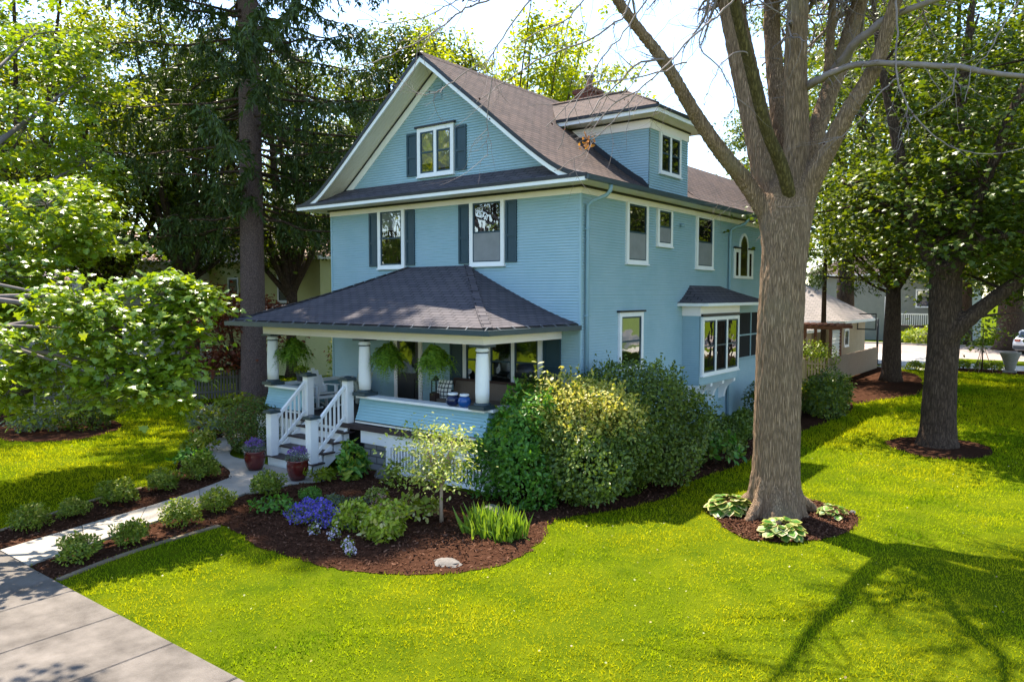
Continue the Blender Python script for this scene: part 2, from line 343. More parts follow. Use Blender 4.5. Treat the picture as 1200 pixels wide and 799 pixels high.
def siding(mb, poly, fr, ex=.067, lip=.021, m=0, z0=0.0, gap=.017):
    """lapped boards over a convex polygon (u, z); fr(u, n, z) -> world, n pointing outward; a shadow gap under each board"""
    lo = min(p[1] for p in poly); hi = max(p[1] for p in poly)
    k = math.floor((lo - z0) / ex)
    while z0 + k * ex < hi - 1e-6:
        a = z0 + k * ex; g = a + gap; b = a + ex; k += 1
        P = clip(poly, g, b)
        if len(P) >= 3:
            mb.poly([fr(u, .004 + (lip - .004) * (1 - (z - g) / (b - g)), z) for u, z in P], m)
            us = [u for u, z in P if abs(z - g) < 1e-6]
            if len(us) >= 2: mb.poly([fr(min(us), 0, g), fr(max(us), 0, g), fr(max(us), lip, g), fr(min(us), lip, g)], m)
        Q = clip(poly, a, g)
        if len(Q) >= 3: mb.poly([fr(u, .0, z) for u, z in Q], m)
def front(y=0.0): return lambda u, n, z: (u, y - n, z)
def side(x=0.0): return lambda u, n, z: (x + n, u, z)
def back(y): return lambda u, n, z: (u, y + n, z)
def left(x): return lambda u, n, z: (x - n, u, z)
def smooth_closed(pts, k=6, closed=True):
    P = [np.array(p, float) for p in pts]; n = len(P); out = []
    for i in range(n if closed else n - 1):
        g = (lambda j: P[j % n]) if closed else (lambda j: P[min(max(j, 0), n - 1)])
        a, b, c, d = g(i - 1), g(i), g(i + 1), g(i + 2)
        for s in range(k):
            t = s / k
            out.append(.5 * ((2 * b) + (c - a) * t + (2 * a - 5 * b + 4 * c - d) * t * t + (3 * b - a - 3 * c + d) * t ** 3))
    if not closed: out.append(P[-1])
    return out
def inside(px, py, poly):
    r = np.zeros(px.shape, bool); n = len(poly)
    for i in range(n):
        x1, y1 = poly[i][0], poly[i][1]; x2, y2 = poly[(i + 1) % n][0], poly[(i + 1) % n][1]
        c = ((y1 > py) != (y2 > py)); d = (y2 - y1) if abs(y2 - y1) > 1e-12 else 1e-12
        r ^= c & (px < (x2 - x1) * (py - y1) / d + x1)
    return r

# ------------------------------------------------------------------ leaves (numpy)
SH = {}
SH['oval'] = (np.array([(0, 0, 0), (.35, .26, .06), (.75, .2, .05), (1, 0, -.04), (.75, -.2, .05), (.35, -.26, .06)]), [(0, 1, 2, 3), (0, 3, 4, 5)])
SH['diamond'] = (np.array([(0, 0, 0), (.5, .3, .07), (1, 0, 0), (.5, -.3, .07)]), [(0, 1, 2, 3)])
SH['needle'] = (np.array([(0, 0, 0), (.3, .10, .0), (1, 0, 0), (.3, -.10, 0)]), [(0, 1, 2, 3)])
SH['round'] = (np.array([(0, 0, 0), (.25, .38, .05), (.7, .42, .06), (1, 0, -.02), (.7, -.42, .06), (.25, -.38, .05)]), [(0, 1, 2, 3), (0, 3, 4, 5)])
_mp = [(0, 0), (.08, .30), (-.06, .52), (.30, .42), (.52, .60), (.58, .26), (.80, .22), (1, 0), (.80, -.22), (.58, -.26), (.52, -.60), (.30, -.42), (-.06, -.52), (.08, -.30)]
SH['maple'] = (np.array([(.38, 0, .07)] + [(x, y, -.12 * (abs(y) + max(0, x - .5))) for x, y in _mp]), [(0, i, i + 1) for i in range(1, 14)] + [(0, 14, 1)])
SH['blade'] = (np.array([(0, .055, 0), (0, -.055, 0), (.55, -.045, .10), (.55, .045, .10), (1, 0, -.06)]), [(0, 1, 2, 3), (3, 2, 4)])
SH['tri'] = (np.array([(0, .5, 0), (0, -.5, 0), (1, 0, 0)]), [(0, 1, 2)])
SH['chip'] = (np.array([(-.5, -.15, 0), (.5, -.2, .03), (.45, .18, 0), (-.45, .2, .04)]), [(0, 1, 2, 3)])
def unit(a): return a / np.maximum(np.linalg.norm(a, axis=-1, keepdims=True), 1e-9)
def rv(n, s=1.0): return rng.normal(0, s, (n, 3))
def leafgeo(P, Nn, D, S, shape, aspect=None):
    T, F = SH[shape]
    Nn = unit(Nn); X = unit(D - Nn * np.sum(D * Nn, 1, keepdims=True)); Y = np.cross(Nn, X)
    S = np.asarray(S)
    S = S.reshape(-1, 1, 1) if S.ndim else S
    Tx, Ty, Tz = T[:, 0][None, :, None], T[:, 1][None, :, None], T[:, 2][None, :, None]
    if aspect is not None:
        a = np.asarray(aspect); Ty = Ty * (a.reshape(-1, 1, 1) if a.ndim else a)
    V = P[:, None, :] + S * (Tx * X[:, None, :] + Ty * Y[:, None, :] + Tz * Nn[:, None, :])
    return V, F
def leafmesh(name, sets, mats, org=(0, 0, 0)):
    """sets: list of (V [n,k,3], faces template, material index or array)"""
    vs, li, ls, mi = [], [], [], []; off = 0
    for S_ in sets:
        V, F = S_[0], S_[1]; m = S_[2] if len(S_) > 2 else 0
        n, k, _ = V.shape; base = off + np.arange(n)[:, None] * k
        vs.append(V.reshape(-1, 3)); off += n * k
        blk = []; tot = []
        for f in F: blk.append(base + np.array(f)[None, :]); tot.append(len(f))
        li.append(np.concatenate(blk, 1).reshape(-1)); ls.append(np.tile(np.array(tot), n))
        mi.append(np.repeat(m, len(F)) if hasattr(m, '__len__') else np.full(n * len(F), m))
    vs = np.concatenate(vs) - np.array(org, float)[None, :]; li = np.concatenate(li); tot = np.concatenate(ls); mi = np.concatenate(mi)
    me = bpy.data.meshes.new(name)
    me.vertices.add(len(vs)); me.vertices.foreach_set('co', vs.astype(np.float32).ravel())
    me.loops.add(len(li)); me.loops.foreach_set('vertex_index', li.astype(np.int32))
    me.polygons.add(len(tot)); st = np.concatenate([[0], np.cumsum(tot)[:-1]])
    me.polygons.foreach_set('loop_start', st.astype(np.int32))
    for m in mats: me.materials.append(m)
    me.polygons.foreach_set('material_index', mi.astype(np.int32))
    me.update(calc_edges=True); me.validate()
    return me
def leaves(name, sets, mats, parent=None, loc=None):
    org = origin_of(parent) if parent else (loc if loc is not None else (0, 0, 0))
    return link(name, leafmesh(name, sets, mats, org), parent, None if parent else loc)
def spray_leaves(cent, r, n_each, size, shape='oval', flat=.35, droop=.25, tilt=.55, outward=None, up=1.0):
    """leaves in flattened drooping sprays round each centre"""
    cent = np.asarray(cent); m = len(cent); r = np.broadcast_to(np.asarray(r, float), (m,))
    off = rng.normal(0, .5, (m, n_each, 3)); rad = np.linalg.norm(off[..., :2], axis=-1)
    off[..., 2] = off[..., 2] * flat - droop * rad ** 1.5
    P = (cent[:, None, :] + off * r[:, None, None]).reshape(-1, 3)
    O = off.reshape(-1, 3); n = len(P)
    Nn = np.array([0, 0, up]) + rv(n, tilt) + O * .35
    D = O + rv(n, .6) + np.array([0, 0, -.35])
    return leafgeo(P, Nn, D, size * rng.uniform(.65, 1.25, n), shape)
def ellip_points(c, rad, n, shell=.55):
    d = unit(rv(n)); k = rng.uniform(shell ** 3, 1, n) ** (1 / 3)
    return np.asarray(c)[None, :] + d * k[:, None] * np.asarray(rad)[None, :], d

# ------------------------------------------------------------------ camera, light, sky
cam = bpy.data.cameras.new('camera'); co = bpy.data.objects.new('camera', cam); C.objects.link(co)
pit = math.atan(54 / 888); yaw = R(37.4)
fh = Vector((-math.sin(yaw), math.cos(yaw), 0)); rt = Vector((math.cos(yaw), math.sin(yaw), 0)); up = Vector((0, 0, 1))
Fw = fh * math.cos(pit) - up * math.sin(pit); Up = fh * math.sin(pit) + up * math.cos(pit)
mw = Matrix((rt, Up, -Fw)).transposed().to_4x4(); mw.translation = (9.377, -14.86, 4.1)
co.matrix_world = mw
cam.sensor_width = 36; cam.lens = 36 * 888 / 1200; cam.clip_start = .1; cam.clip_end = 1500
sc = bpy.context.scene; sc.camera = co
ELEV = R(62.6); sdir = Vector((-.455, .26, 0)).normalized()
sun = bpy.data.lights.new('sun', 'SUN'); so = bpy.data.objects.new('sun', sun); C.objects.link(so)
sun.energy = 4.2; sun.angle = R(.53); sun.color = (1, .90, .74)
sv = Vector((sdir.x * math.cos(ELEV), sdir.y * math.cos(ELEV), math.sin(ELEV)))
so.rotation_euler = (-sv).to_track_quat('-Z', 'Y').to_euler(); so.location = (0, 0, 40)
w = bpy.data.worlds.new('World'); sc.world = w; w.use_nodes = True
nt = w.node_tree; bg = nt.nodes['Background']
sky = nt.nodes.new('ShaderNodeTexSky'); sky.sky_type = 'NISHITA'; sky.sun_disc = False
sky.sun_elevation = ELEV; sky.sun_rotation = math.atan2(sdir.x, sdir.y); sky.air_density = 1.0; sky.dust_density = .4; sky.ozone_density = 1.5
nt.links.new(sky.outputs[0], bg.inputs[0]); bg.inputs[1].default_value = .125
vs_ = sc.view_settings; vs_.view_transform = 'Standard'; vs_.look = 'None'; vs_.exposure = 1.92; vs_.gamma = 1
sc.cycles.max_bounces = 8; sc.cycles.transparent_max_bounces = 12; sc.cycles.diffuse_bounces = 4; sc.cycles.transmission_bounces = 4
sc.cycles.caustics_reflective = False; sc.cycles.caustics_refractive = False
try: sc.cycles.use_denoising = True
except Exception: pass

# ------------------------------------------------------------------ ground, paths, beds
def sheet(name, poly, z, m, mats=None, kind='structure'):
    mb = MB(); mb.poly([(p[0], p[1], z) for p in poly]); o = mb.build(name, m); o['kind'] = kind; return o
def slab(name, poly, z, m, gapz=0):
    mb = MB(); P = [(p[0], p[1]) for p in poly]
    mb.poly([(x, y, z) for x, y in P])
    for i in range(len(P)):
        a, b = P[i], P[(i + 1) % len(P)]; mb.poly([(a[0], a[1], gapz - .05), (b[0], b[1], gapz - .05), (b[0], b[1], z), (a[0], a[1], z)])
    o = mb.build(name, m); o['kind'] = 'structure'; return o
sheet('lawn', [(-400, -300), (400, -300), (400, 500), (-400, 500)], 0, M['lawn'])
# front sidewalk of square slabs with tooled joints
mb = MB()
for i in range(-14, 12):
    x0 = -2.95 + i * 1.31
    for (ya, yb) in ((-12.45, -10.40),):
        a, b, c, d = x0 + .008, x0 + 1.302, ya, yb; z = .035 + .004 * random.random(); e = .012
        mb.poly([(a + e, c + e, z), (b - e, c + e, z), (b - e, d - e, z), (a + e, d - e, z)])
        mb.poly([(a, c, z - .012), (b, c, z - .012), (b - e, c + e, z), (a + e, c + e, z)]); mb.poly([(b, c, z - .012), (b, d, z - .012), (b - e, d - e, z), (b - e, c + e, z)])
        mb.poly([(b, d, z - .012), (a, d, z - .012), (a + e, d - e, z), (b - e, d - e, z)]); mb.poly([(a, d, z - .012), (a, c, z - .012), (a + e, c + e, z), (a + e, d - e, z)])
        mb.box(a, b, c, d, -.05, z - .0125)
o = mb.build('sidewalk', M['sidewalk']); o['kind'] = 'structure'
# walkway from the sidewalk to the porch steps: two edge curves cut into slabs
WL = smooth_closed([(-4.35, -10.39), (-4.67, -9.01), (-4.93, -7.73), (-5.35, -6.4), (-5.75, -5.45)], 6, False)
WR = smooth_closed([(-3.25, -10.39), (-3.48, -9.47), (-3.81, -8.48), (-4.1, -7.09), (-4.29, -6.0)], 6, False)
mb = MB()
def along(c, t):
    k = t * (len(c) - 1); i = min(int(k), len(c) - 2); return c[i] + (c[i + 1] - c[i]) * (k - i)
for s in range(4):
    t0, t1 = s / 4 + .0012, (s + 1) / 4 - .0012; L = [along(WL, t0 + (t1 - t0) * k / 6) for k in range(7)]; Q = [along(WR, t0 + (t1 - t0) * k / 6) for k in range(7)]
    mb.prism([(p[0], p[1], -.05) for p in L] [::-1] + [(p[0], p[1], -.05) for p in Q], (0, 0, .085 + .004 * (s % 2)))
landing = smooth_closed([(-4.28, -5.97), (-4.2, -4.9), (-4.05, -4.16), (-6.9, -4.14), (-8.2, -3.9), (-10.3, -2.0), (-10.5, -2.6), (-9.2, -4.05), (-7.9, -4.55), (-6.6, -4.95), (-6.1, -5.2), (-5.78, -5.42)], 4, True)
landing = [(max(-11, p[0]), p[1]) for p in landing]
mb.prism([(p[0], p[1], -.05) for p in landing], (0, 0, .086))
o = mb.build('walkway', M['concrete']); o['kind'] = 'structure'
BEDS = {}
def bed(key, pts, z=.012, k=5, chips=0):
    P = [tuple(np.array(p) + rng.normal(0, .022, 2)) for p in smooth_closed(pts, k)]
    BEDS[key] = P
    sheet('mulch_bed', P, z, M['mulch'])
bed('left', [(-5.3, -10.36), (-4.45, -10.36), (-4.6, -9.2), (-4.88, -7.73), (-5.3, -6.4), (-5.75, -5.4), (-6.4, -5.0), (-7.9, -4.5), (-9.2, -4.0), (-10.4, -2.7), (-10.9, -2.9), (-9.6, -4.1), (-8.6, -5.0), (-6.75, -6.35), (-6.45, -7.0), (-6.3, -7.9), (-5.85, -9.1)])
front_pts = [(-2.36, -10.34), (-2.62, -9.5), (-2.78, -8.6), (-2.85, -7.55), (-2.2, -7.5), (-1.33, -7.74), (-.28, -7.72), (.59, -7.6), (1.36, -7.26), (1.95, -6.8), (2.36, -6.1), (2.36, -5.2), (2.1, -4.4), (1.75, -3.6), (2.1, -2.8), (2.5, -1.75), (2.68, -.68), (2.5, .48), (2.68, 2.06), (2.76, 3.41), (2.6, 6), (2.6, 8.5), (2.8, 11.5), (2.7, 14), (1.7, 16.6), (-1, 16.6), (-.3, 0.3), (-.3, -2.9), (-4.0, -2.95), (-4.1, -4.2), (-4.18, -5), (-4.27, -6), (-4.05, -7.1), (-3.75, -8.5), (-3.4, -9.5), (-3.2, -10.34)]
bed('front', front_pts, .012, 7)
bed('fence', [(.5, 20.6), (1.9, 16.9), (2.5, 15.5), (2.9, 17.2), (3.7, 19.2), (3.6, 22.4), (2.4, 28.4), (.4, 31.4), (-.4, 31)], .016)
bed('ring', [(3.55, -.9), (4.2, -1.9), (5.0, -2.5), (5.75, -2.0), (6.15, -1.0), (6.0, .1), (5.0, .6), (4.0, .2)], .016)
bed('ring2', [(5.0, 7.7), (6.4, 6.5), (7.4, 7.6), (7.2, 9.2), (6.0, 9.8), (5.1, 8.9)], .016)
bed('shade', [(-14.6, -6.7), (-13.6, -5.9), (-13.4, -5.0), (-14.6, -3.6), (-17, -3.4), (-21, -5.5), (-20, -7.5), (-17, -7.2)], .008)
bed('hedge', [(-12.4, -2.6), (-10.8, -2.9), (-9.4, -2.2), (-8.9, -.6), (-9.2, 2), (-14, 4.2), (-17.2, 1.4), (-16, -.4), (-14, -.6)], .012)
bed('back', [(2.5, 32), (4, 31.6), (7, 31.6), (12, 32), (12, 33.6), (7, 33.9), (2.5, 33.9)], .016)
def strip(name, pts, wd, z, m):
    P = smooth_closed(pts, 5, False); mb = MB()
    for i in range(len(P) - 1):
        a, b = P[i], P[i + 1]; mb.bar((a[0], a[1], z / 2 - .02), (b[0] * .97 + a[0] * .03, b[1] * .97 + a[1] * .03, z / 2 - .02), wd, z)
    o = mb.build(name, m); o['kind'] = 'structure'
strip('stone_edging', [(-2.3, -10.34), (-2.56, -9.5), (-2.72, -8.6), (-2.8, -7.5)], .10, .045, M['edging'])
strip('stone_edging', [(-5.4, -10.34), (-5.92, -9.1), (-6.38, -7.9), (-6.52, -7.0)], .10, .045, M['edging'])
# back street, kerb, driveway apron
sheet('driveway', [(-6, 34.2), (60, 33.6), (60, 37.2), (-6, 37.6)], .008, M['drive'])
sheet('street', [(-70, 42), (140, 40), (140, 53), (-70, 55)], .006, M['asphalt'])
sheet('driveway', [(-1.2, 31.5), (2.2, 31.5), (2.6, 43), (-4, 43)], .012, M['drive'])
mb = MB(); mb.bar((-70, 55.1, .06), (140, 53.1, .06), .3, .14); o = mb.build('kerb', M['drive']); o['kind'] = 'structure'
# shredded bark lying in the near beds
def scatter_in(poly, n):
    P = np.array(poly); lo, hi = P.min(0), P.max(0); q = rng.uniform(lo, hi, (n, 2)); return q[inside(q[:, 0], q[:, 1], poly)]
near = [('front', 62000), ('left', 16000), ('ring', 11000)]
for key, n in near:
    q = scatter_in(BEDS[key], n) + rng.normal(0, .05, (1, 2)) * 0; q = q[q[:, 1] < 6]; q = q + rng.normal(0, .035, q.shape); m_ = len(q)
    P = np.column_stack([q, .015 + rng.uniform(0, .022, m_)])
    V, F = leafgeo(P, np.array([0, 0, 1]) + rv(m_, .45), rv(m_), rng.uniform(.022, .07, m_), 'chip')
    o = leaves('bark_mulch', [(V, F, 0)], [M['chips']]); o['kind'] = 'stuff'
    tag(o, {'front': 'shredded brown bark mulch covering the curved front bed', 'left': 'shredded bark mulch in the strip bed left of the walkway', 'ring': 'ring of shredded bark mulch round the big bare tree'}[key], 'mulch')
# grass blades on the lawns, thinning out with distance
def lawn_mask(q):
    ok = (q[:, 1] > -10.36) | (q[:, 1] < -12.5)
    for k, P in BEDS.items(): ok &= ~inside(q[:, 0], q[:, 1], P)
    ok &= ~inside(q[:, 0], q[:, 1], [tuple(p) for p in WL] + [tuple(p) for p in WR][::-1]); ok &= ~inside(q[:, 0], q[:, 1], landing)
    ok &= ~((q[:, 0] > -8.9) & (q[:, 0] < .1) & (q[:, 1] > -4.1) & (q[:, 1] < 16.5))
    ok &= ~((q[:, 1] > 33.4)); return ok
cx, cy = 9.377, -14.86
q = rng.uniform((-22, -10.4), (16, 33), (2600000, 2))
dx, dy = q[:, 0] - cx, q[:, 1] - cy; dep = dx * fh.x + dy * fh.y; lat = dx * rt.x + dy * rt.y
keep = (np.abs(lat) < dep * .74 + .5) & (rng.uniform(0, 1, len(q)) < np.clip((9.0 / np.maximum(dep, .1)) ** 1.5, 0, 1))
q = q[keep]; q = q[lawn_mask(q + rng.normal(0, .04, q.shape))]
dx, dy = q[:, 0] - cx, q[:, 1] - cy; dep = dx * fh.x + dy * fh.y; n = len(q)
tuft = np.zeros(n)
for k in range(7):
    w_ = rng.normal(0, 1, 2) * (1.2 + 1.3 * k); tuft += np.sin(q @ w_ + rng.uniform(0, 6)) / (1 + .25 * k)
h = rng.uniform(.024, .066, n) * np.clip(1 + .11 * tuft, .7, 1.4) * np.clip(dep / 13, .9, 2.2)
P = np.column_stack([q, np.zeros(n)]); D = np.array([0, 0, 1.]) + rv(n, .38)
V, F = leafgeo(P, rv(n), D, h, 'tri', aspect=.26 * np.ones(n))
o = leaves('grass', [(V, F, 0)], [M['grass']]); tag(o, 'short sunlit yellow-green lawn grass round the house', 'grass', kind='stuff')
m_ = 800; q = rng.uniform((-16, -10.3), (14, 14), (m_ * 3, 2)); q = q[lawn_mask(q)][:m_]; m_ = len(q)
V, F = leafgeo(np.column_stack([q, rng.uniform(.03, .06, m_)]), np.array([0, 0, 1]) + rv(m_, .5), rv(m_), rng.uniform(.012, .034, m_), 'round'); o = leaves('lawn_litter', [(V, F, 0)], [leafmat('clover_and_fallen_petals', [(.4, .4, .15), (.5, .46, .28), (.3, .2, .1), (.5, .5, .1)], .3)])
tag(o, 'clover heads and fallen petals scattered over the lawn', 'litter', kind='stuff')

# ------------------------------------------------------------------ the blue house
house = thing('blue_house', 'blue clapboard house with white trim, front gable and hipped porch roof', 'house')
W, DM, DW = -8.77, 9.0, 15.6         # left wall x, depth of main block, depth of rear wing
mb = MB()
siding(mb, [(W, 0), (0, 0), (0, 6.45), (W, 6.45)], front(0))
siding(mb, [(0, 0), (DW, 0), (DW, 6.45), (0, 6.45)], side(0))
siding(mb, [(0, 0), (DM, 0), (DM, 6.45), (0, 6.45)], left(W))
siding(mb, [(-7.95, 7.0), (-.87, 7.0), (-4.41, 9.95)], front(0))
siding(mb, [(W, 0), (0, 0), (0, 6.45), (W, 6.45)], back(DM))
siding(mb, [(-4.8, 0), (0, 0), (0, 6.45), (-4.8, 6.45)], back(DW))
siding(mb, [(DM, 0), (DW, 0), (DW, 6.45), (DM, 6.45)], left(-4.8))
siding(mb, [(-7.95, 7.0), (-.87, 7.0), (-4.41, 9.95)], back(DM))
siding(mb, [(-4.7, 6.6), (0, 6.6), (-2.35, 8.55)], back(DW))
mb.build('wall', M['blue'], house)
for x, y, sx, sy in ((0, 0, 1, -1), (W, 0, -1, -1), (0, DW, 1, 1)):
    mb = MB(); mb.box(min(x - sx * .03, x + sx * .026), max(x - sx * .03, x + sx * .026), min(y - sy * .03, y + sy * .026), max(y - sy * .03, y + sy * .026), 0, 6.42); mb.build('corner_leak_strip', M['blue'], house)  # strips added to block sunlight leaking through the siding corners
RX = -4.4
PR = [(0, 10.24), (.5, 9.86), (1, 9.45), (1.5, 9.06), (2, 8.67), (2.5, 8.27), (3, 7.87), (3.4, 7.56), (3.7, 7.34), (4.0, 7.13), (4.25, 6.98), (4.5, 6.87), (4.75, 6.79), (5.0, 6.735)]
def zr(d): return float(np.interp(d, [p[0] for p in PR], [p[1] for p in PR]))
YF, YB = -.72, 9.45
def roof_sheet(mb, sgn, prof, rx, y0, y1, m=0, thick=.115, me=1):
    L = 0
    for i in range(len(prof) - 1):
        (d0, z0), (d1, z1) = prof[i], prof[i + 1]; l = math.hypot(d1 - d0, z1 - z0)
        a, b = rx + sgn * d0, rx + sgn * d1
        pts = [(a, y0, z0), (b, y0, z1), (b, y1, z1), (a, y1, z0)]; uv = [(y0, -L), (y0, -L - l), (y1, -L - l), (y1, -L)]
        if sgn < 0: pts, uv = pts[::-1], uv[::-1]
        mb.poly(pts, m, uv)
        for y in (y0, y1): mb.poly([(a, y, z0), (b, y, z1), (b, y, z1 - thick), (a, y, z0 - thick)], me)
        mb.poly([(a, y0, z0 - thick), (b, y0, z1 - thick), (b, y1, z1 - thick), (a, y1, z0 - thick)], me)
        L += l
    d, z = prof[-1]; x = rx + sgn * d; mb.poly([(x, y0, z), (x, y1, z), (x, y1, z - thick), (x, y0, z - thick)], me)
mb = MB()
roof_sheet(mb, 1, PR, RX, YF, YB); roof_sheet(mb, -1, PR, RX, YF, YB)
for k in range(int((YB - YF) / .28)):
    y = YF + k * .28; mb.prism([(RX - .15, y, 10.135), (RX, y, 10.262 + .006 * (k % 2)), (RX + .15, y, 10.135)], (0, .27, 0))
# rear wing roof, ridge 8.72 m
PW = [(d, z - 0) for d, z in ((0, 8.72), (.5, 8.34), (1, 7.93), (1.4, 7.58), (1.75, 7.28), (2.05, 7.06), (2.35, 6.9), (2.65, 6.80), (2.93, 6.735))]
roof_sheet(mb, 1, PW, -2.33, YB - 2.5, DW + .6); roof_sheet(mb, -1, PW, -2.33, YB - 2.5, DW + .6)
mb.build('roof', [M['shingle'], M['black']], house)
# pent roof across the foot of the gable
mb = MB()
a, b, c, d = (-9.4, YF - .02, 6.735), (.6, YF - .02, 6.735), (-.62, .02, 7.17), (-8.18, .02, 7.17)
mid = lambda p, q: tuple((p[i] + q[i]) / 2 - (.035 if i == 2 else 0) for i in range(3))
e, f = mid(a, d), mid(b, c)
L1 = .42
mb.poly([a, b, f, e], 0, [(a[0], 0), (b[0], 0), (f[0], L1), (e[0], L1)]); mb.poly([e, f, c, d], 0, [(e[0], L1), (f[0], L1), (c[0], 2 * L1), (d[0], 2 * L1)])
mb.box(-9.43, .62, YF - .055, YF - .0, 6.662, 6.74, 1); mb.poly([b, f, c, (-.62, .02, 6.7), (.6, -.7, 6.7)], 1); mb.poly([a, e, d, (-8.18, .02, 6.7), (-9.4, -.7, 6.7)], 1)
mb.build('pent_roof', [M['shade_shingle'], M['black']], house)
# rake boards, soffit under the rake, trim on the gable wall
mr_, ms_, mg_, mk_ = MB(), MB(), MB(), MB()
for s in (1, -1):
    for i in range(len(PR) - 1):
        (d0, z0), (d1, z1) = PR[i], PR[i + 1]; x0, x1 = RX + s * d0, RX + s * d1
        lo = lambda z, t: max(z - t, 6.70)
        q = [(x0, YF + .02, z0 - .115), (x1, YF + .02, z1 - .115), (x1, YF + .02, min(lo(z1, .23), z1 - .12)), (x0, YF + .02, min(lo(z0, .23), z0 - .12))]
        mr_.prism(q, (0, .045, 0))
        if z1 > 6.95:
            ms_.poly([(x0, YF + .06, z0 - .17), (x1, YF + .06, z1 - .17), (x1, .02, z1 - .17), (x0, .02, z0 - .17)], 0, [(-.6, i), (-.6, i + 1), (0, i + 1), (0, i)])
            mg_.prism([(x0, -.03, z0 - .22), (x1, -.03, z1 - .22), (x1, -.03, z1 - .45), (x0, -.03, z0 - .45)], (0, .06, 0))
            mk_.prism([(x0, -.055, z0 - .172), (x1, -.055, z1 - .172), (x1, -.055, z1 - .225), (x0, -.055, z0 - .225)], (0, .05, 0))
mr_.build('rake_board', M['white'], house)
# beadboard grooves: thin boards along the slope
ms2 = MB()
for s in (1, -1):
    for j in range(7):
        y0, y1 = YF + .065 + j * .095, YF + .065 + j * .095 + .086
        for i in range(len(PR) - 1):
            (d0, z0), (d1, z1) = PR[i], PR[i + 1]
            if z1 > 6.9: ms2.prism([(RX + s * d0, y0, z0 - .165), (RX + s * d1, y0, z1 - .165), (RX + s * d1, y0, z1 - .18), (RX + s * d0, y0, z0 - .18)], (0, y1 - y0, 0))
ms_.build('rake_soffit', M['soffit'], house); ms2.build('soffit_boards', M['soffit'], house)
mg_.build('gable_frieze', M['white'], house); mk_.build('gable_moulding', M['black'], house)
# eaves: soffit, frieze, moulding, fascia, gutter
mb = MB()
mb.box(-9.36, .57, -.68, -.002, 6.605, 6.63); mb.box(.002, .57, .0, DW + .55, 6.605, 6.63); mb.box(-9.36, W - .002, 0, YB - .05, 6.605, 6.63); mb.box(-5.2, .57, DW + .002, DW + .55, 6.605, 6.63)
mb.build('eave_soffit', M['soffit'], house)
mb = MB()
mb.box(W - .04, .04, -.04, 0, 6.42, 6.604); mb.box(0, .04, .001, DW + .04, 6.42, 6.604); mb.box(W - .04, W, .001, DM, 6.42, 6.604)
mb.build('frieze_board', M['cream'], house)
mb = MB()
mb.box(W - .09, .09, -.09, -.04, 6.555, 6.603); mb.box(.042, .09, -.04, DW + .09, 6.555, 6.603)
mb.build('frieze_moulding', M['black'], house)
mb = MB(); mb.box(-9.42, .60, -.76, -.685, 6.575, 6.66); mb.box(-9.44, -9.37, -.685, YB, 6.58, 6.66)
mb.build('fascia', M['white'], house, bevel=.008)
mb = MB(); mb.box(.575, .69, -.76, DW + .6, 6.60, 6.70); mb.build('gutter', M['gutter'], house, bevel=.02); mb = MB(); mb.box(-9.52, -9.42, -.7, YB, 6.60, 6.70); mb.build('gutter', M['gutter'], house, bevel=.02)
# downspouts
for y in (.28, 8.95):
    mb = MB(); mb.tube([(.62, y, 6.6), (.61, y, 6.46), (.52, y - .02, 6.36), (.2, y - .08, 6.24), (.085, y - .1, 6.16), (.075, y - .1, 5.9), (.075, y - .1, .05)], .048, 8)
    for z in (5.6, 3.6, 1.6): mb.box(.0, .13, y - .16, y - .04, z, z + .03)
    mb.build('downspout', M['spout'], house)
